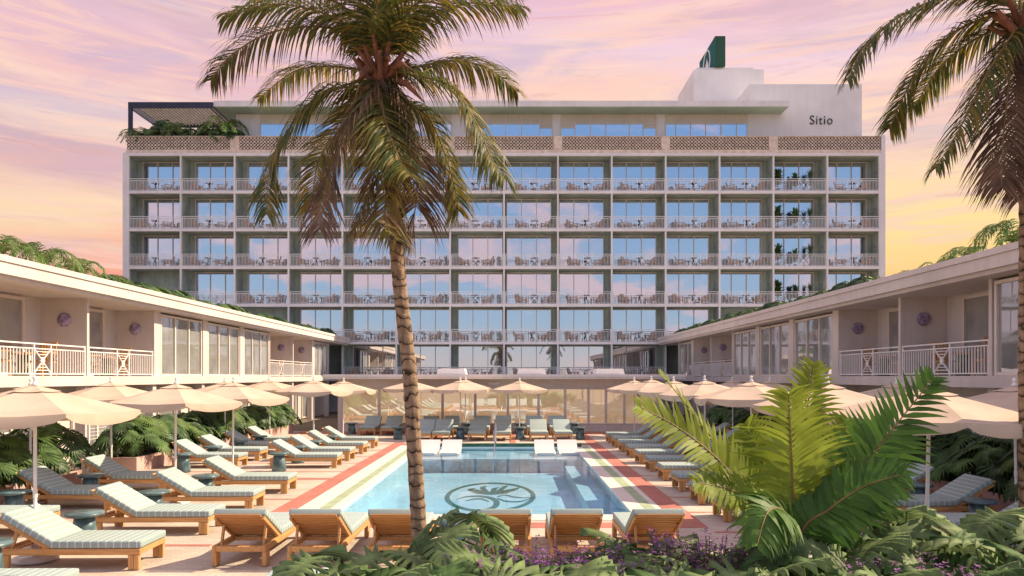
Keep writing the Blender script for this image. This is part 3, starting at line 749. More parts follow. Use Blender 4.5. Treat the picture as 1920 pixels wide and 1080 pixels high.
# right rows (feet at -x)
RA = [9.6, 11.35, 13.1, 14.86, 16.6, 18.3, 20.06, 21.8, 23.55, 25.25, 27.0, 28.75]
for i, y in enumerate(RA): lounger(4.85, y+.3, R(180)+rng.uniform(-.015, .015), 'striped lounger in the right row beside the red stripe, %s from the camera' % ORD[i], 'sun loungers in the right poolside row')
RB = [9.7, 11.5, 13.35, 15.15, 19.2, 21.1, 23.1, 25.1, 27.1, 29.0]
for i, y in enumerate(RB): lounger(7.85, y, R(180)+rng.uniform(-.03, .03), 'shaded lounger in the back row by the right planters, %s from the camera' % ORD[i], 'sun loungers in the right back row')
def umb(x, y, rz, label, group='cream canvas umbrellas around the pool'):
    o = instance(umbP, (x, y, .011), R(rz), label, group); o.rotation_euler.x = R(rng.uniform(-.8,.8)); o.rotation_euler.y = R(rng.uniform(-.8,.8)); sc = rng.uniform(.985,1.015); o.scale = (1,1,sc)
for i, (x, y, rz) in enumerate([(-6.87,10.3,18),(-7.03,14.9,2),(-7.0,17.9,5),(-7.05,25.4,10),(-7.0,29.6,24)]):
    umb(x, y, rz, 'cream umbrella over the left poolside loungers, %s from the camera' % ORD[i])
for i, (x, y, rz) in enumerate([(-10.05,14.9,8),(-9.92,17.7,14),(-10.15,25.3,4),(-10.1,29.8,12)]):
    umb(x, y, rz, 'cream umbrella beside the left planters, %s from the camera' % ORD[i])
for i, (x, y, rz) in enumerate([(5.5,9.5,16),(5.6,12.7,4),(5.6,16.7,28),(5.6,20.7,3),(5.65,24.9,12),(5.5,28.2,0),(5.44,31.8,20)]):
    umb(x, y, rz, 'cream umbrella over the right poolside loungers, %s from the camera' % ORD[i])
for i, (x, y, rz) in enumerate([(8.9,12.6,5),(8.95,16.7,22),(8.9,24.7,7),(8.75,28.3,17)]):
    umb(x, y, rz, 'cream umbrella beside the right planters, %s from the camera' % ORD[i])
umb(-2.24, 30.9, 30, 'cream umbrella beyond the pool at its front row, left of centre')
umb(.32, 30.9, 32, 'cream umbrella beyond the pool at its front row, right of centre')
umb(-4.7, 33.2, 26, 'cream umbrella at the pavilion, partly behind the palm trunk')
umb(-2.2, 33.4, 34, 'cream umbrella at the pavilion, just behind the one left of centre')
def table(x, y, label): instance(tabP, (x, y, .011), rng.uniform(0, 3), label, 'blue glazed side tables')
for i, (x, y) in enumerate([(-6.75,9.2),(-6.73,11.25),(-6.7,13.35),(-6.65,15.5),(-6.55,20.1),(-6.6,22.03),(-6.6,23.9),(-6.55,25.9)]):
    table(x, y, 'blue glazed side table between the left poolside loungers, %s from the camera' % ORD[i])
for i, (x, y) in enumerate([(-9.5,11.1),(-9.3,13.35),(-9.2,15.6),(-9.15,19.9),(-9.2,22.0),(-9.15,24.0),(-9.15,25.9)]):
    table(x, y, 'blue glazed side table between the back left loungers, %s from the camera' % ORD[i])
table(-.86, 10.6, 'blue glazed side table between loungers at the near pool edge')
for i, x in enumerate([-4.85,-2.2,.34,2.9]): table(x, 30.4, 'blue glazed side table in the front row beyond the pool, %s from left' % ORD[i])
for i, x in enumerate([-7.45,-4.8,-2.1,.32,2.9]): table(x, 33.2, 'blue glazed side table close to the pavilion glass, %s from left' % ORD[i])
for i, y in enumerate([12.5,16.0,19.5,22.95,26.4,29.9]): table(5.75, y, 'blue glazed side table among the right poolside loungers, %s from the camera' % ORD[i])
for i, y in enumerate([12.4,14.25,20.15,24.1,28.05]): table(8.1, y, 'blue glazed side table among the back right loungers, %s from the camera' % ORD[i])
# white resin loungers in the water
def pool_chair():
    pts = [(0,1.0,.04),(0,.55,.03),(0,.2,.10),(0,-.15,.05),(0,-.6,.30),(0,-.85,.46)]
    pts = [(0,-.85,.03),(0,-.5,.04),(0,-.2,.12),(0,.1,.05),(0,.4,.2),(0,.66,.40)]
    def cr(p0,p1,p2,p3,t): return .5*((2*p1)+(-p0+p2)*t+(2*p0-5*p1+4*p2-p3)*t*t+(-p0+3*p1-3*p2+p3)*t**3)
    sm = []
    V = [Vector(p) for p in pts]
    for i in range(5):
        for k in range(6): sm.append(cr(V[max(i-1,0)],V[i],V[i+1],V[min(i+2,5)],k/6))
    sm.append(V[-1]); b = MB(); m = len(sm)
    vs = [(s*.36, p.y, p.z+dz) for dz in (0, -.07) for s in (-1,1) for p in sm]
    fs = []
    for i in range(m-1): fs += [(i, i+1, m+i+1, m+i), (2*m+i, 3*m+i, 3*m+i+1, 2*m+i+1), (i, 2*m+i, 2*m+i+1, i+1), (m+i, m+i+1, 3*m+i+1, 3*m+i)]
    fs += [(0, m, 3*m, 2*m), (m-1, 3*m-1, 4*m-1, 2*m-1)]
    b.add(vs, fs, 0, False)
    for y in (-.9, -.25, .3): b.box(-.30, y, -.12, .30, y+.06, .07)
    return b.build('pool_lounge_chair', PLASTW, recalc=True)
pc0 = pool_chair(); pc0['category'] = 'pool chair'
for i, (x, lb) in enumerate(((-3.0,'leftmost, half hidden by the palm trunk'), (-2.2,'second from left'), (1.18,'third from left'), (2.02,'rightmost'))):
    instance(pc0, (x, 25.75, -.06), R(0), 'white curved chair standing in the shallow pool water, '+lb, 'white chairs in the shallow water')
# handrail
b = MB()
hr = [(-.62,27.25,.02),(-.62,27.2,.8),(-.62,27.0,.93),(-.62,26.7,.90),(-.62,25.2,.05),(-.62,24.6,-.30),(-.62,24.5,-.5)]
b.tube(hr, .024, 8); tag(b.build('pool_handrail', STEEL), 'single curved steel handrail going down into the pool', 'handrail')

# ------------------------------------------------------------------ balcony furniture
def balc_chair():
    b = MB()
    b.box(-.27, -.28, .30, .27, .26, .34)
    for k in range(5): b.bar((-.22+k*.11, .24, .34), (-.24+k*.12, .42, .86-.03*abs(k-2)), .085, .02, (0,1,0))
    for s in (-1, 1): b.box(s*.30-.05, -.32, .52, s*.30+.05, .34, .55); b.box(s*.30-.03, -.30, 0, s*.30+.03, -.22, .52); b.box(s*.30-.03, .2, 0, s*.30+.03, .28, .52)
    return b
def balc_table():
    b = MB(); b.lathe([(0,.66),(.26,.66),(.28,.68),(.26,.70),(0,.70)], 12)
    for k in range(4):
        a_ = PI/4+k*PI/2; b.bar((.20*math.cos(a_),.20*math.sin(a_),0),(.05*math.cos(a_+PI),.05*math.sin(a_+PI),.66),.03,.03)
    b.lathe([(.12,.3),(.14,.31),(.12,.33)], 10); return b
bch = tag(balc_chair().build('balcony_chair', CHAIRM), 'x', 'chair'); bct = tag(balc_table().build('balcony_table', CHAIRD), 'x', 'table')
ROWN = {5:'top', 4:'second', 3:'third', 2:'fourth', 1:'fifth', 0:'lowest'}
def leafstrip(b, p, d, L_, w, droop, seg=3, mi=0, wv=None, fold=0.):
    """a drooping pointed leaf: from p along d"""
    d = d.normalized(); g = Vector((0,0,-1)); p = Vector(p)
    if wv is None:
        wv = d.cross(Vector((0,0,1)))
        if wv.length < .1: wv = Vector((1,0,0))
    ws = [.45, 1.0, .8, .45, .0] if seg >= 4 else [.5, 1.0, .7, .0]
    base = len(b.v); vs = []
    for i in range(seg+1):
        wdir = wv-d*wv.dot(d)
        if wdir.length > 1e-4: wdir.normalize()
        ww = w*ws[i]/2 if i < len(ws) else 0
        if i < seg: vs += [p-wdir*ww, p+wdir*ww]
        else: vs += [p]
        p = p+d*(L_/seg); d = (d+g*droop).normalized()
    fs = [(2*i, 2*i+1, 2*i+3, 2*i+2) for i in range(seg-1)]+[(2*seg-2, 2*seg-1, 2*seg)]
    b.add(vs, fs, mi, False)
def bushy(n, r, h, seed, L_=.35, w=.06):
    rg = random.Random(seed); b = MB()
    for i in range(n):
        a_ = rg.uniform(0, 2*PI); e = rg.uniform(.3, 1.4); d = Vector((math.cos(a_)*math.cos(e), math.sin(a_)*math.cos(e), math.sin(e)))
        p = Vector((rg.uniform(-r,r)*.4, rg.uniform(-r,r)*.4, rg.uniform(.2, .75)*h)); leafstrip(b, p, d, L_*rg.uniform(.7,1.3), w, .35)
    return b
def potted(seed, n, h, L_, w, cat='plant'):
    r = thing('potted_plant', 'x', 'plant')
    b = MB(); b.lathe([(0,0),(.13,0),(.17,.3),(.15,.3),(.14,.27),(0,.27)], 12); b.build('pot', GLAZE, r)
    q = bushy(n, .2, h-.25, seed, L_, w); b2 = MB(); b2.v = [(x, y, z+.25) for x, y, z in q.v]; b2.f = q.f; b2.mi = q.mi; b2.sm = q.sm
    for k in range(4): b2.tube([(0,0,.25),(.04*math.cos(k*1.6),.04*math.sin(k*1.6),.25+(h-.25)*.7)], .012, 5)
    b2.build('foliage', ROOFG if h > 1 else SHRUBG, r); return r
pot0 = potted(1, 60, .8, .32, .05); pot1 = potted(2, 90, 1.7, .55, .20); pot2 = potted(4, 150, 1.9, .42, .045)
snap_kids()
for i, ks in vis.items():
    if i == 0: ks = range(4, 10)
    for k in ks:
        if i == 1 and not 4 <= k <= 9: continue
        if i == 2 and not 2 <= k <= 12: continue
        x = TX0+k*BAY; z = LV[i]+.004; cx = x+(1.78 if k < 7 else 2.14)+rng.uniform(-.1, .1)
        loc = '%s hotel balcony from left, %s row' % (ORD[k], ROWN[i])
        if k == 12 and i >= 2:
            instance(pot1, (x+.6, TD+.75, z), rng.uniform(0,6), 'big leafy plant filling the left side of the %s' % loc, 'big plants on hotel balconies', rng.uniform(.9,1.1))
            instance(pot1, (x+1.9, TD+.8, z), rng.uniform(0,6), 'big leafy plant in the middle of the %s' % loc, 'big plants on hotel balconies', rng.uniform(.8,1.0))
            instance(pot2, (x+3.0, TD+.85, z), rng.uniform(0,6), 'feathery tall plant at the right of the %s' % loc, 'big plants on hotel balconies', rng.uniform(.9,1.05))
            continue
        instance(bch, (cx-.95, TD+.65+rng.uniform(-.1,.1), z), R(62)+rng.uniform(-.3,.3), 'left wooden chair on the %s' % loc, 'wooden chairs on hotel balconies')
        instance(bct, (cx, TD+.6, z), 0, 'round dark table on the %s' % loc, 'tables on hotel balconies')
        instance(bch, (cx+.9, TD+.65+rng.uniform(-.1,.1), z), R(-62)+rng.uniform(-.3,.3), 'right wooden chair on the %s' % loc, 'wooden chairs on hotel balconies')
        if k >= 4: instance(pot0, (x+BAY-.38, TD+.55, z), rng.uniform(0,6), 'small potted plant on the %s' % loc, 'potted plants on hotel balconies', rng.uniform(.85,1.1))
# armchairs and tables on the wing balconies
def armchair():
    r = thing('armchair', 'x', 'chair')
    b = MB(); b.box(-.28,-.28,.36,.28,.28,.42); b.build('seat', TEAK, r, bevel=.006)
    b = MB()
    for k in range(6): b.box(-.25+k*.09, .25, .42, -.25+k*.09+.055, .28, .88)
    b.box(-.28,.245,.88,.28,.285,.94); b.build('backrest', TEAKZ, r)
    for sx_ in (-1,1):
        for sy_ in (-1,1): b = MB(); b.box(sx_*.26-.025, sy_*.25-.025, 0, sx_*.26+.025, sy_*.25+.025, .36 if sy_ > 0 else .62); b.build('leg', TEAKZ, r)
        b = MB(); b.box(sx_*.27-.035, -.29, .62, sx_*.27+.035, .26, .655); b.build('armrest', TEAK, r)
    return r
arm0 = armchair()
r = thing('balcony_side_table', 'x', 'table'); b = MB(); b.lathe([(0,.55),(.30,.55),(.32,.575),(.30,.60),(0,.60)], 20); b.build('table_top', TEAK, r)
b = MB(); b.lathe([(0,0),(.17,0),(.12,.28),(.15,.55),(0,.55)], 16); b.build('pedestal', YGR, r); tb0 = r
snap_kids()
nth = ['nearest', 'second', 'third', 'fourth']
for s, Xw, ys, nm in ((-1, WL, [13.07, 16.99, 20.91, 36.6, 40.5], 'left'), (1, WR, [16.74, 20.66, 36.3, 40.3], 'right')):
    for i, y in enumerate(ys):
        w = 'on the %s balcony of the %s wing' % (ORD[i]+' nearest', nm)
        instance(arm0, (s*(Xw+.68), y+1.0, 2.684), R(180)+rng.uniform(-.2,.2), 'near orange wooden armchair '+w, 'armchairs on the wing balconies')
        instance(arm0, (s*(Xw+.68), y+2.85, 2.684), R(0)+rng.uniform(-.2,.2), 'far orange wooden armchair '+w, 'armchairs on the wing balconies')
        instance(tb0, (s*(Xw+.55), y+1.9, 2.684), 0, 'round wooden table '+w, 'round tables on the wing balconies')

# ------------------------------------------------------------------ palms
def bez(pts, n):
    V = [Vector(p) for p in pts]; m = len(V); out = []
    def cr(p0,p1,p2,p3,t): return .5*((2*p1)+(-p0+p2)*t+(2*p0-5*p1+4*p2-p3)*t*t+(-p0+3*p1-3*p2+p3)*t**3)
    for i in range(n+1):
        t = i/n*(m-1); k = min(int(t), m-2); out.append(cr(V[max(k-1,0)],V[k],V[k+1],V[min(k+2,m-1)],t-k))
    return out
def frond(parent, pts, mat, seed, n=125, L_=.62, w=.024, droop=.40, start=.13, spread=.8, mat2=None, rr=.022, name='frond'):
    rg = random.Random(seed); C_ = bez(pts, n); b = MB()
    b.tube(C_[::4]+([C_[-1]] if n % 4 else []), [rr*(1-.85*i/(n/4+1)) for i in range(len(C_[::4])+(1 if n % 4 else 0))], 5, 2)
    for i in range(int(n*start), n+1):
        t = i/n; p = C_[i]; T = (C_[min(i+1,n)]-C_[max(i-1,0)]).normalized()
        sd = T.cross(Vector((0,0,1)))
        if sd.length < .15: sd = T.cross(Vector((.3,1,0)))
        sd.normalize(); up = sd.cross(T).normalized()
        if up.z < 0: up = -up
        ll = L_*1.12*(math.sin(PI*min(1,(.16+.80*(t-start)/(1-start))))**.55)
        for s in (-1, 1):
            for dup_ in (0,):
                if rg.random() < .04: continue
                d = sd*s*spread+T*(.45+.5*t)+up*rg.uniform(-.10,.25)+Vector((rg.uniform(-.1,.1),rg.uniform(-.1,.1),rg.uniform(-.12,.06)))
                leafstrip(b, p, d, ll*rg.uniform(.82,1.12), w*rg.uniform(.8,1.15), droop*rg.uniform(.7,1.35), seg=4, mi=0 if (mat2 is None or rg.random() < .62) else 1, wv=T+up*rg.uniform(-.25,.25))
    o = b.build(name, [mat, mat2 or mat, RACH], parent); return o
def palm_trunk(parent, pts, r0, r1, seed):
    rg = random.Random(seed); b = MB(); C_ = bez(pts, 90); rad = []
    n = 14
    pr = None; rings = []
    for i, p in enumerate(C_):
        t = i/90; r_ = r0+(r1-r0)*t; ph = (i % 3)
        k = r_*((1.02+rg.uniform(0,.07)) if ph == 0 else (1.0 if ph == 1 else .98+rg.uniform(-.02,.02))); rad.append(k)
    pts2 = []; rd = []
    for i in range(90):
        a_, c_ = C_[i], C_[i+1]
        pts2.append(a_); rd.append(rad[i])
        if i % 3 == 0: pts2.append(a_.lerp(c_, .25)); rd.append(rad[i]*.93)
    pts2.append(C_[-1]); rd.append(rad[-1])
    b.tube(pts2, rd, n)
    b.v = [(x+rg.uniform(-.004,.004), y+rg.uniform(-.004,.004), z+rg.uniform(-.008,.008)) for x,y,z in b.v]
    return b.build('trunk', TRUNKM, parent)
def trunkmat():
    m = M('ringed_trunk', (.34, .225, .14), .9, .25, 10, bump=.5, bscale=30); t = m.node_tree; b = t.nodes[m['bsdf']]
    co = nd(t, 'ShaderNodeTexCoord'); s = nd(t, 'ShaderNodeSeparateXYZ'); t.links.new(co.outputs['Object'], s.inputs[0])
    n = nd(t, 'ShaderNodeTexNoise'); t.links.new(co.outputs['Object'], n.inputs[0]); n.inputs['Scale'].default_value = 5; n.inputs['Detail'].default_value = 5
    zf = mth(t, 'FRACT', mth(t, 'ADD', mth(t, 'MULTIPLY', s.outputs[2], 7.4), mth(t, 'MULTIPLY', n.outputs[0], 2.4)))
    k = ramp(t, [(0, (.03,.018,.012,1)), (.10, (.05,.03,.02,1)), (.22, (.24,.155,.095,1)), (.55, (.36,.25,.165,1)), (1, (.27,.17,.105,1))], zf)
    n3 = nd(t, 'ShaderNodeTexNoise'); mp = nd(t, 'ShaderNodeMapping'); t.links.new(co.outputs['Object'], mp.inputs[0]); mp.inputs['Scale'].default_value = (30,30,3); t.links.new(mp.outputs[0], n3.inputs[0]); n3.inputs['Scale'].default_value = 1
    cc = mixc(t, 1.0, k.outputs[0], ramp(t, [(.3,(.6,.6,.6,1)),(.7,(1.15,1.12,1.1,1))], n3.outputs[0]).outputs[0], 'MULTIPLY')
    t.links.new(cc, b.inputs['Base Color']); return m
TRUNKM = trunkmat()
pt = thing('coconut_palm', 'tall coconut palm with ringed trunk and golden green drooping fronds left of centre', 'palm tree', P(800, 1080, 8.8))
pt.location.z = 0; base = Vector(pt.location)
def rel(lst): return [Vector(p)-base for p in lst]
D = 8.8
palm_trunk(pt, rel([Vector((P(792,1060,D).x, D, -.02)), P(786,1000,D), P(776,830,D), P(768,700,D), P(752,560,D), P(742,450,D+.02), P(732,330,D+.02), P(722,200,D+.03), P(716,120,D+.05)]), .098, .075, 3)
def pf(pts, d0, d1, mat, seed, mat2=None, **k):
    n = len(pts); frond(pt, rel([P(x, y, d0+(d1-d0)*(i/(n-1))**1.2) for i, (x, y) in enumerate(pts)]), mat, seed, mat2=mat2, **k)
c0 = (716, 128)
pf([c0,(690,78),(620,30),(520,8),(425,28)], D, 8.3, FG, 11, FO, L_=.60)
pf([c0,(680,75),(600,50),(505,62),(432,105),(396,150)], D, 9.4, FG, 12, FD, L_=.62)
pf([c0,(688,132),(614,124),(548,136),(484,186)], D, 9.9, FO, 13, FG, L_=.50)
pf([c0,(678,160),(612,170),(552,226),(508,310),(500,400)], D, 8.2, FG, 14, FO, L_=.62)
pf([c0,(695,170),(657,225),(618,330),(600,430)], D, 8.3, FD, 15, None, L_=0.74, droop=.3, spread=1.0)
pf([c0,(686,165),(648,230),(598,300),(584,395)], D, 9.6, FO, 16, FG, L_=0.66, droop=.3, spread=1.0)
pf([c0,(714,170),(722,225),(745,290),(768,330)], D, 7.9, FG, 17, FO, L_=0.62, droop=.3, spread=1.0)
pf([c0,(716,180),(712,285),(690,365),(664,430)], D, 8.5, FO, 18, FD, L_=0.66, droop=.3, spread=1.0)
pf([c0,(742,170),(774,255),(782,360),(768,445)], D, 8.8, FD, 19, None, L_=0.74, droop=.3, spread=1.0)
pf([c0,(752,182),(806,225),(844,320),(860,395)], D, 9.2, FG, 20, FO, L_=0.64, droop=.3, spread=1.0)
pf([c0,(762,138),(846,162),(895,235),(920,295),(945,335)], D, 8.1, FG, 21, FO, L_=.62)
pf([c0,(778,126),(848,114),(915,128),(968,172)], D, 9.7, FG, 22, FO, L_=.55)
pf([c0,(738,80),(800,30),(890,5),(975,15)], D, 9.2, FG, 23, FO, L_=.62)
pf([c0,(735,70),(790,0),(870,-40),(960,-30)], D, 8.0, FG, 24, FO, L_=.62)
pf([c0,(705,70),(665,-10),(590,-60),(500,-60)], D, 8.9, FG, 25, FO, L_=.62)
pf([c0,(712,60),(700,-30),(670,-110)], D, 8.0, FG, 26, FO, L_=.7)
pf([c0,(722,60),(745,-30),(790,-110)], D, 9.6, FG, 27, FO, L_=.7)
pf([c0,(700,75),(640,10),(560,-15),(470,-5)], D, 9.8, FG, 28, FO, L_=.6)
pf([c0,(730,190),(735,300),(722,400),(745,450)], D, 8.25, FO, 29, FD, L_=0.6, droop=.3, spread=1.0)
pf([c0,(718,70),(735,-20),(745,-80)], D, 8.8, FG, 30, None, L_=.7)
# crown centre: sheaths, spathes, young coconuts
b = MB(); rg = random.Random(9)
for k in range(16):
    a_ = k*2.4; o_ = P(716,150,D)-base; q = Vector((math.cos(a_)*.06, math.sin(a_)*.06, -.12+.015*k)); e = Vector((math.cos(a_), math.sin(a_), .9))
    b.tube([o_+q, o_+q+e*.12, o_+q+e*.28+Vector((0,0,.05))], [.055,.04,.02], 6)
b.build('leaf_sheath', SHEATH, pt)
for k, (dx, dy, s1) in enumerate(((-22,-8,-1),(30,-18,1),(38,24,1),(-30,40,-1),(8,-35,1))):
    b = MB(); o_ = P(716+dx*.4, 140+dy*.4, D-.05)-base; e_ = P(716+dx*2.1, 140+dy*1.3+18, D-.35)-base
    b.tube([o_, o_.lerp(e_,.5)+Vector((0,-.03,.07)), e_+Vector((0,0,-.02))], [.03,.045,.006], 7); b.build('spathe', SHEATH, pt)
# second palm, right edge
pt2 = thing('coconut_palm', 'dark coconut palm with drooping fronds cut off by the right picture edge', 'palm tree', (0,0,0)); D2 = 8.4
base = Vector((P(1944,700,D2).x, D2, 0)); pt2.location = base
def rel2(lst): return [Vector(p)-base for p in lst]
palm_trunk(pt2, rel2([Vector((P(1932,1060,D2).x, D2, -.02)), P(1932,1000,D2), P(1930,700,D2), P(1930,400,D2), P(1924,200,D2), P(1920,60,D2)]), .125, .085, 4)
def pf2(pts, d0, d1, mat, seed, mat2=None, **k):
    n = len(pts); frond(pt2, rel2([P(x, y, d0+(d1-d0)*(i/(n-1))) for i, (x, y) in enumerate(pts)]), mat, seed, mat2=mat2, **k)
c2 = (1915, 40)
pf2([c2,(1860,-15),(1770,-5),(1680,35),(1620,90),(1590,150)], D2, 8.0, FG, 41, FO, L_=.52)
pf2([c2,(1870,28),(1790,60),(1725,125),(1690,190),(1668,240)], D2, 9.3, FG, 42, FO, L_=0.58, droop=.32, spread=.95)
pf2([c2,(1880,48),(1810,85),(1755,135),(1715,200)], D2, 9.8, FG, 43, FO, L_=0.52, droop=.32, spread=.95)
pf2([c2,(1895,70),(1850,140),(1800,240),(1755,315)], D2, 8.2, FG, 44, FO, L_=0.55, droop=.32, spread=.95)
pf2([c2,(1900,80),(1890,170),(1880,270),(1878,350)], D2, 8.1, FD, 45, None, L_=0.7, droop=.32, spread=.95)
pf2([c2,(1930,85),(1935,180),(1925,290),(1915,370)], D2, 8.0, FD, 46, None, L_=0.65, droop=.32, spread=.95)
pf2([c2,(1890,-20),(1830,-60),(1740,-80)], D2, 8.8, FG, 47, FO, L_=.6)
pf2([c2,(1960,10),(2030,20),(2100,90)], D2, 8.4, FG, 48, FO, L_=.6)
pf2([c2,(1950,60),(2000,120),(2040,220)], D2, 8.4, FG, 49, FO, L_=.6)
pf2([c2,(1915,-20),(1940,-100)], D2, 8.4, FG, 50, FO, L_=.6, n=40)
b = MB()
for k in range(14):
    a_ = k*2.4; o_ = P(1917,55,D2)-base; q = Vector((math.cos(a_)*.06, math.sin(a_)*.06, -.12+.015*k)); e = Vector((math.cos(a_), math.sin(a_), .9)); b.tube([o_+q, o_+q+e*.12, o_+q+e*.28], [.055,.04,.02], 6)
b.build('leaf_sheath', SHEATH, pt2)

# broad-leaved fan palm in the foreground
fp = thing('parlour_palm', 'lush palm bush with huge lime green feather leaves in the right foreground', 'palm', (0,0,0)); D3 = 6.6
base3 = Vector((P(1492,1050,D3).x, D3, 0)); fp.location = base3
def bfrond(pts, ds, mat, seed, n=30, L_=.5, w=.075, droop=.1, up_=.5, plane=None, start=.12):
    rg = random.Random(seed); m_ = len(pts)
    pts = [Vector((0,0,.25))]+[P(x, y, ds[0]+(ds[1]-ds[0])*i/(m_-1))-base3 for i, (x, y) in enumerate(pts)]
    C_ = bez(pts, n+12); b = MB()
    b.tube(C_, [.020*(1-.8*i/(n+12)) for i in range(len(C_))], 6, 1)
    pl = Vector(plane or (0,-1,.25)).normalized()
    for i in range(10, n+13):
        t = (i-10)/(n+2); p = C_[i]; T = (C_[min(i+1,len(C_)-1)]-C_[i-1]).normalized(); sd = T.cross(pl).normalized()
        ll = L_*math.sin(PI*(.22+.74*t))**.6
        for s in (-1, 1):
            d = sd*s*1.0+T*(.25+.65*t)+pl*rg.uniform(-.05,.22)+Vector((0,0,.10))
            leafstrip(b, p, d, ll*rg.uniform(.88,1.1), w*rg.uniform(.85,1.12)*(1-.35*t), droop*rg.uniform(.6,1.4), seg=4, wv=T+pl*rg.uniform(-.5,.2))
    b.build('frond', [mat, RACH], fp)
bfrond([(1490,1000),(1488,940),(1484,850),(1479,742)], (6.4,6.2), LIME, 1, n=34, L_=.62, w=.066, droop=.22)
bfrond([(1492,1000),(1495,900),(1512,780),(1524,685)], (6.7,6.9), LIME, 2, n=34, L_=.42, w=.065, droop=.14)
bfrond([(1470,1000),(1430,955),(1382,900),(1328,845),(1262,796),(1198,762)], (6.5,6.0), LIME, 3, n=40, L_=.36, w=.058, plane=(.3,-.8,.5))
bfrond([(1470,1005),(1420,950),(1372,868),(1330,815),(1286,757),(1240,702)], (6.7,6.6), LIME, 4, n=30, L_=.30, w=.045, plane=(.6,-.3,.6), droop=.05)
bfrond([(1482,1000),(1455,930),(1425,860),(1398,800)], (6.6,6.5), LIME, 21, n=30, L_=.42, w=.062, droop=.2, plane=(.1,-.9,.3))
bfrond([(1498,1000),(1530,930),(1562,860),(1590,790)], (6.7,6.9), LIME, 22, n=30, L_=.42, w=.062, droop=.2, plane=(-.1,-.9,.3))
bfrond([(1510,1000),(1560,955),(1610,890),(1668,812),(1748,712)], (6.5,6.3), DGRN, 5, n=38, L_=.50, w=.085, plane=(-.25,-.85,.2), droop=.12)
bfrond([(1500,1010),(1555,955),(1620,912),(1690,890)], (6.3,5.9), DGRN, 6, n=30, L_=.40, w=.075, droop=.18, plane=(-.1,-.7,.6))
bfrond([(1480,1005),(1425,955),(1368,918),(1305,905)], (6.3,5.9), LIME, 7, n=30, L_=.34, w=.06, droop=.2, plane=(.1,-.7,.6))
bfrond([(1495,1010),(1530,900),(1590,850),(1650,850)], (6.8,7.2), LIME, 8, n=28, L_=.42, w=.07, droop=.2, plane=(0,-.6,.8))
bfrond([(1485,1015),(1440,900),(1400,840),(1370,830)], (6.9,7.3), LIME, 9, n=28, L_=.38, w=.06, droop=.2, plane=(0,-.6,.8))
bfrond([(1488,1010),(1470,960),(1440,960),(1420,1020)], (6.1,5.5), DGRN, 10, n=26, L_=.40, w=.07, droop=.3, plane=(0,-.6,.8))

# ------------------------------------------------------------------ monstera-like plants
def mleaf(b, M4, size, seed, mi=0, lobes=10):
    rg = random.Random(seed); vs_all = []
    tilt = rg.uniform(-.2,.2)
    for s in (-1, 1):
        for k in range(lobes):
            t = k/(lobes-1); bx = -.02+.86*t; phi = R(128-112*t+rg.uniform(-4,4)); ll = (.30+.34*math.sin(PI*(.22+.62*t)))*(1 if t < .95 else .6)
            d = Vector((math.cos(phi), s*math.sin(phi), 0)); w = .104*rg.uniform(.85,1.15)
            seg = 5; wd = [1.5,1.22,.90,.76,.55,.08]; vs = []
            for i in range(seg+1):
                q = i/seg; bend = Vector((.10*q*q, 0, 0)); p = Vector((bx,0,0))+d*ll*q+bend
                pw = Vector((-d.y, d.x, 0))*w*wd[i]/2 if i else Vector((1,0,0))*w*wd[0]/2*(-s)
                for sg, zoff in ((-1,-.012),(0,.012),(1,-.012)):
                    v = p+pw*sg; rr = abs(v.y); z = .14*rr-.40*rr*rr-.35*max(0,v.x-.15)**2+zoff*(1 if i else 0)-.10*q*q*(sg != 0)
                    vs.append(M4 @ Vector((v.x*size, v.y*size, z*size)))
            fs = []
            for i in range(seg):
                for c in range(2): fs.append((i*3+c, i*3+c+1, i*3+c+4, i*3+c+3))
            b.add(vs, fs, mi, True)
def mplant(seed, n, h, size, mat, mat2, spread=.5):
    rg = random.Random(seed); r = thing('monstera_plant', 'x', 'plant'); b = MB(); st = MB()
    for i in range(n):
        a_ = i*2.39996+rg.uniform(-.3,.3); q = (i+.5)/n; out = spread*(.25+.85*(1-q))*rg.uniform(.8,1.15); hh = h*(.42+.58*q)*rg.uniform(.9,1.08)
        tip = Vector((math.cos(a_)*out, math.sin(a_)*out, hh)); mid = Vector((math.cos(a_)*out*.35, math.sin(a_)*out*.35, hh*.62))
        st.tube(bez([(0.02*math.cos(a_),.02*math.sin(a_),0), mid, tip], 5), [.013,.012,.010,.009,.008,.007], 5)
        pitch = R(rg.uniform(2, 26)+12*(1-q)); roll = R(rg.uniform(-20,20))
        M4 = Matrix.Translation(tip) @ Matrix.Rotation(a_+rg.uniform(-.35,.35), 4, 'Z') @ Matrix.Rotation(pitch, 4, 'Y') @ Matrix.Rotation(roll, 4, 'X')
        mleaf(b, M4, size*rg.uniform(.75,1.15), seed*100+i, mi=rg.choice((0,0,1)))
    b.build('foliage', [mat, mat2], r); st.build('stem', STEMG, r); return r
mpA = mplant(1, 8, .92, .50, MONS, MONL, .42); mpB = mplant(2, 9, .8, .46, MONL, MONS, .45)
mpC = mplant(3, 24, .85, .40, MONS, MOND, .55); mpD = mplant(4, 26, .9, .36, MOND, ROOFG, .6)
mpE = mplant(5, 22, .62, .44, ROOFG, MOND, .5)
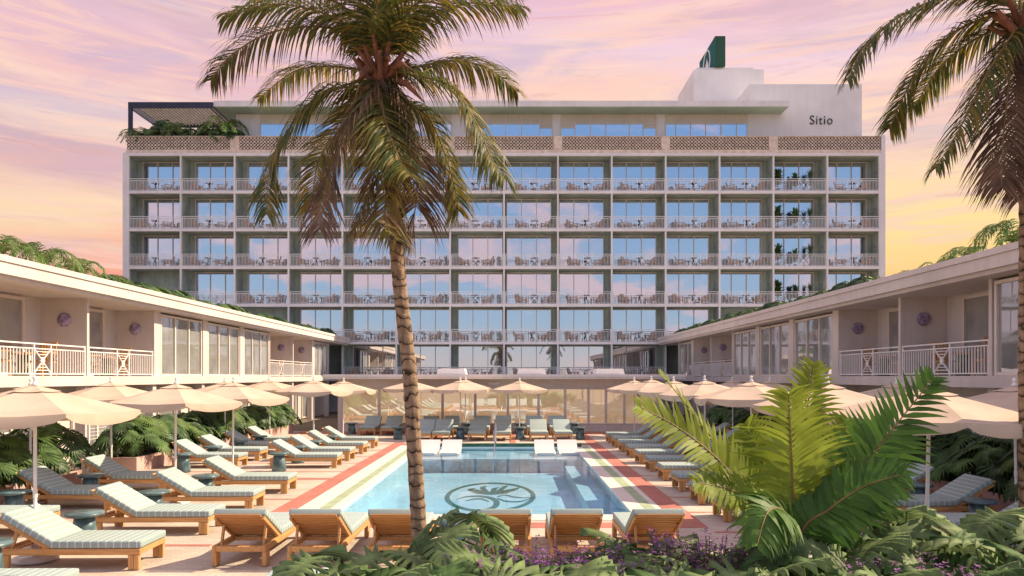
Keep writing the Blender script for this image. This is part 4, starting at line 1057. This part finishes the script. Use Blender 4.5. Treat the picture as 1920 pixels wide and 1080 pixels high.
def palmlet(seed, h=1.1):
    r = thing('dwarf_palm', 'x', 'palm'); rg = random.Random(seed)
    b = MB(); b.tube([(0,0,0),(0,0,h*.45)], [.07,.05], 8); b.build('stem', SHEATH, r)
    for i in range(13):
        a_ = i*2.4; e = rg.uniform(.15,1.2); c_, s_ = math.cos(a_), math.sin(a_); o_ = Vector((0,0,h*.45)); L0 = rg.uniform(.8,1.1)
        pts = [o_, o_+Vector((c_*.35*L0, s_*.35*L0, .25+.3*e)), o_+Vector((c_*.8*L0, s_*.8*L0, .12+.32*e)), o_+Vector((c_*1.1*L0, s_*1.1*L0, -.25+.25*e))]
        frond(r, pts, ROOFG, seed*50+i, n=26, L_=.32, w=.035, droop=.3, mat2=DGRN, rr=.012)
    return r
plA = palmlet(1); 
def shrub(seed, col=True):
    r = thing('flowering_shrub', 'x', 'shrub'); rg = random.Random(seed); b = MB(); f = MB(); st = MB()
    for k in range(85):
        a_ = rg.uniform(0,2*PI); rr = rg.uniform(.02,.34); h = rg.uniform(.35,.72); bx = Vector((math.cos(a_)*rr*.5, math.sin(a_)*rr*.5, 0)); tx = Vector((math.cos(a_)*rr*1.4, math.sin(a_)*rr*1.4, h))
        st.tube([bx, bx.lerp(tx,.5)+Vector((0,0,.06)), tx], [.005,.004,.003], 4, cap=False)
        for i in range(15):
            t = rg.uniform(.15,.9); p = bx.lerp(tx,t)+Vector((0,0,.04)); a2 = rg.uniform(0,2*PI); leafstrip(b, p, Vector((math.cos(a2),math.sin(a2),rg.uniform(-.1,.8))), rg.uniform(.06,.13), .022, .3)
        for i in range(26):
            t = rg.uniform(.72,1.05); p = bx.lerp(tx,t)+Vector((rg.uniform(-.018,.018),rg.uniform(-.018,.018),.02)); a2 = rg.uniform(0,2*PI)
            leafstrip(f, p, Vector((math.cos(a2),math.sin(a2),.4)), .026, .014, .2)
    b.build('foliage', SHRUBG, r); st.build('stem', STEMG, r); f.build('flowers', PURF, r); return r
shA, shB = shrub(1), shrub(2)
def spiky(seed):
    r = thing('spiky_plant', 'x', 'plant'); rg = random.Random(seed); b = MB()
    for k in range(60):
        a_ = rg.uniform(0,2*PI); e = rg.uniform(.5,1.45); leafstrip(b, Vector((rg.uniform(-.05,.05),rg.uniform(-.05,.05),0)), Vector((math.cos(a_)*math.cos(e),math.sin(a_)*math.cos(e),math.sin(e))), rg.uniform(.45,.8), .04, .22, seg=4)
    b.build('foliage', DGRN, r); return r
spA = spiky(1)
snap_kids()
# foreground bed
bed = MB(); bed.add([(-1.95,3.0,.12),(9.5,3.0,.12),(9.5,9.0,.12),(-1.6,9.0,.12)], [(0,1,2,3)]); bed.add([(-1.6,9.0,-.01),(-1.6,9.0,.12),(9.5,9.0,.12),(9.5,9.0,-.01)], [(0,1,2,3)])
bed.add([(-1.95,3.0,-.01),(-1.95,3.0,.12),(-1.6,9.0,.12),(-1.6,9.0,-.01)], [(0,1,2,3)]); tag(bed.build('planting_bed', SOIL), kind='structure')
YO = 24
def pl(proto, px, d, z, rz, label, group, sc=1.0): instance(proto, ((px-960)*d/F, d, z), rz, label, group, sc)
G1 = 'monstera plants in the foreground bed'
fore = [(mpA,600,6.3,1008,'leftmost, over the pale lounger'),(mpA,730,6.8,1000,'left of the palm trunk'),(mpB,675,5.5,1045,'low at the bottom edge left of the trunk'),
        (mpA,862,7.9,958,'right of the palm trunk, on long stalks'),(mpB,835,5.8,1022,'at the bottom edge right of the trunk'),(mpA,935,6.4,1002,'between the trunk and the purple shrub'),
        (mpB,775,5.2,1045,'at the very bottom in front of the trunk'),(mpB,900,5.3,1052,'at the very bottom between the trunk and the purple shrub'),
        (mpB,1130,7.2,988,'in front of the fifth near lounger'),(mpA,1215,6.3,1015,'centre right, its leaves spreading over purple flowers'),(mpB,1085,5.6,1035,'below the fifth near lounger at the bottom edge'),
        (mpA,1280,7.3,985,'in front of the rightmost near lounger'),(mpA,1400,5.6,1030,'at the foot of the big lime palm'),(mpB,1530,5.5,1030,'at the bottom right of the big lime palm'),
        (mpA,1690,7.2,948,'tall and pale right of the big lime palm'),(mpB,1770,6.7,970,'pale, near the right umbrella pole'),(mpB,1860,6.0,1002,'at the bottom beside the right palm trunk'),
        (mpB,1655,6.3,985,'low between the lime palm and the right trunk'),(mpA,1885,7.4,955,'behind the right palm trunk'),(mpA,1305,5.5,1040,'at the bottom edge left of the lime palm'),
        (mpB,1195,5.2,1058,'lowest of those centre right'),(mpB,1000,5.2,1062,'at the very bottom under the purple shrub'),(mpB,1465,6.2,990,'hiding the stem of the lime palm'),
        (mpA,1600,5.7,1035,'at the bottom right of centre beside purple flowers'),(mpB,1735,5.4,1050,'at the bottom edge under the pale one'),(mpB,1925,5.3,1040,'in the bottom right corner'),
        (mpD,1450,6.8,985,'dark and dense left behind the lime palm foot'),(mpD,1560,6.9,985,'dark and dense right behind the lime palm foot')]
HP = {'A': .92, 'B': .80, 'D': .95}
for i, (pr, px, d, yt, lb) in enumerate(fore):
    hp = .92 if pr is mpA else (.80 if pr is mpB else .95)
    pl(pr, px, d, .1, i*1.7, 'monstera plant in the foreground, '+lb, G1, (min(1.0, (2.65-(yt+YO*(yt > 960)-707)*d/F-.1)/hp),)*2+((2.65-(yt+YO*(yt > 960)-707)*d/F-.1)/hp,))
for i, (px, d, yt, lb) in enumerate([(1000,5.9,1008,'left of centre at the bottom'),(1065,6.3,1008,'centre at the bottom'),(1240,6.9,985,'behind the centre right monstera'),(1335,7.0,972,'left of the big lime palm'),(1650,5.9,1022,'right of the big lime palm at the bottom'),(1765,5.8,1030,'at the bottom near the right trunk'),(1385,6.4,990,'touching the left side of the lime palm'),(1150,5.7,1035,'between the fifth lounger and the centre right monstera'),(960,6.6,1005,'leftmost, beside the fourth near lounger')]):
    pl(shA if i % 2 else shB, px, d, .1, i*1.1, 'purple flowering shrub, '+lb, 'purple flowering shrubs', (2.65-(yt+YO*(yt > 960)-707)*d/F-.1)/.74)
pl(spA, 800, 7.9, .1, 0, 'dark spiky plant at the foot of the central palm trunk', None, 1.3)
pl(spA, 1380, 7.4, .1, 2, 'dark spiky plant left of the big lime palm behind purple flowers', None, 1.0)
# low ground cover in the bed
b = MB(); rg = random.Random(77)
for k in range(9000):
    d_ = rg.uniform(4.2, 8.9); x_ = rg.uniform(-2.0+(8.9-d_)*-.1, 7.5); a2 = rg.uniform(0,2*PI)
    leafstrip(b, Vector((x_, d_, .11+rg.uniform(0,.16))), Vector((math.cos(a2),math.sin(a2),rg.uniform(.2,1.2))), rg.uniform(.08,.2), .03, .35, mi=rg.choice((0,0,1)))
tag(b.build('ground_cover', [YGR, SHRUBG]), 'low yellow green leafy ground cover in the foreground bed', 'ground cover', kind='stuff')
# planters with hedges of philodendron
def planter(x0, y0, x1, y1, h, label):
    r = thing('planter', label, 'planter', ((x0+x1)/2, (y0+y1)/2, 0), 0, 'pink rendered planters')
    w, l = (x1-x0)/2, (y1-y0)/2; b = MB(); t = .08
    b.box(-w,-l,0,w,-l+t,h); b.box(-w,l-t,0,w,l,h); b.box(-w,-l+t,0,-w+t,l-t,h); b.box(w-t,-l+t,0,w,l-t,h); b.build('box', PINKP, r)
    b = MB(); b.box(-w+t,-l+t,0,w-t,l-t,h-.07); b.build('soil', SOIL, r)
planter(-11.6, 19.8, -10.4, 34.0, .42, 'long pink planter box against the left wing, farther one')
planter(-11.6, 9.5, -10.35, 17.2, .42, 'long pink planter box against the left wing, nearer one')
planter(9.25, 9.0, 10.4, 18.6, .42, 'long pink planter box against the right wing, nearer one')
planter(9.25, 21.0, 10.4, 34.0, .42, 'long pink planter box against the right wing, farther one')
def hedge(xc, ys, lab, grp, protos, sc_):
    for i, y in enumerate(ys):
        instance(protos[i % len(protos)], (xc+rng.uniform(-.18,.18), y, .35), rng.uniform(0,6.28), lab % ORD[i], grp, sc_*rng.uniform(.88,1.15))
fr = lambda a_, b_, n: [a_+(b_-a_)*i/(n-1) for i in range(n)]
hedge(-10.95, fr(20.3, 33.4, 17), 'leafy philodendron in the farther left planter, %s from the camera', 'philodendrons in the left planters', [mpC, mpD], 1.2)
hedge(-10.9, fr(10.2, 16.8, 8), 'leafy philodendron in the nearer left planter, %s from the camera', 'philodendrons in the left planters', [mpC, mpD], 1.35)
hedge(9.85, fr(9.6, 18.2, 10), 'dark philodendron in the nearer right planter, %s from the camera', 'philodendrons in the right planters', [mpD, mpC], 1.2)
hedge(9.85, fr(21.5, 33.4, 14), 'dark philodendron in the farther right planter, %s from the camera', 'philodendrons in the right planters', [mpD, mpC], 1.05)
# trellis screens behind the planters
def trellis():
    b = MB(); w = 2.6; h = 1.35
    x = 0
    while x <= w+.001: b.box(x-.006, -.006, .03, x+.006, .006, h-.03); x += .1
    z = .1
    while z < h: b.box(0, -.0125, z-.006, w, -.0065, z+.006); z += .1
    for x in (0, w): b.box(x-.025, -.025, 0, x+.025, .025, h)
    b.box(.025, -.02, h-.04, w-.025, .02, h)
    return b.build('trellis_screen', RAIL)
tr0 = tag(trellis(), 'x', 'trellis')
for s, X_t, ys, nm in ((-1, 11.85, [10.2,13.0,15.8,20.0,23.2,26.4,29.6], 'left'), (1, 10.6, [10.0,13.0,16.0,21.5,24.8,28.1], 'right')):
    for i, y in enumerate(ys): instance(tr0, (s*X_t, y, 0), R(90), 'white grid screen behind the %s planters, %s from the camera' % (nm, ORD[i]), 'white grid screens')
# plants on the wing roofs
for i, y in enumerate(fr(23.0, 49.5, 30)):
    instance(mpE, (-(WL+.55)-rng.uniform(0,.3), y, 5.33), rng.uniform(0,6.28), 'green philodendron along the left wing roof edge, %s from the camera' % (ORD[i] if i < 25 else str(i+1)+'th'), 'philodendrons along the left roof edge', rng.uniform(.7,1.1))
for i, y in enumerate(fr(24.0, 49.5, 28)):
    instance(mpE, ((WR+.55)+rng.uniform(0,.3), y, 5.33), rng.uniform(0,6.28), 'green philodendron along the right wing roof edge, %s from the camera' % (ORD[i] if i < 25 else str(i+1)+'th'), 'philodendrons along the right roof edge', rng.uniform(.7,1.1))
for i, (x, y, s_) in enumerate([(-13.1,18.3,.85),(-13.1,20.0,.95),(-13.1,21.7,.8),(-13.0,23.3,.6)]):
    instance(plA, (x, y, 5.3), i*2., 'dwarf palm on the left wing roof against the sky, %s from the left' % ORD[i], 'dwarf palms on the roofs', s_)
for i, (x, y, s_) in enumerate([(12.4,17.6,1.05),(12.3,19.3,.75),(12.3,20.6,.62),(12.3,22.4,.6),(12.3,23.6,.6)]):
    instance(plA, (x, y, 5.3), i*1.3+1, 'dwarf palm on the right wing roof against the sky, %s from the right' % ORD[i], 'dwarf palms on the roofs', s_)
# plants under the pergola
for i, (px, s_) in enumerate([(258,1.3),(285,1.5),(312,2.2),(338,1.5),(365,1.5),(392,1.7),(418,1.9),(436,1.7)]):
    y = 53.2 if i != 2 else 53.4
    instance([plA, mpC, mpD][i % 3] if i != 2 else mpD, ((px-960)*y/F, y, ZP+.75), i*1.9, 'rooftop plant under the navy pergola, %s from the left' % ORD[i], 'plants under the rooftop pergola', s_*1.0)
for o in bpy.data.objects:
    if '_used' in o: del o['_used']
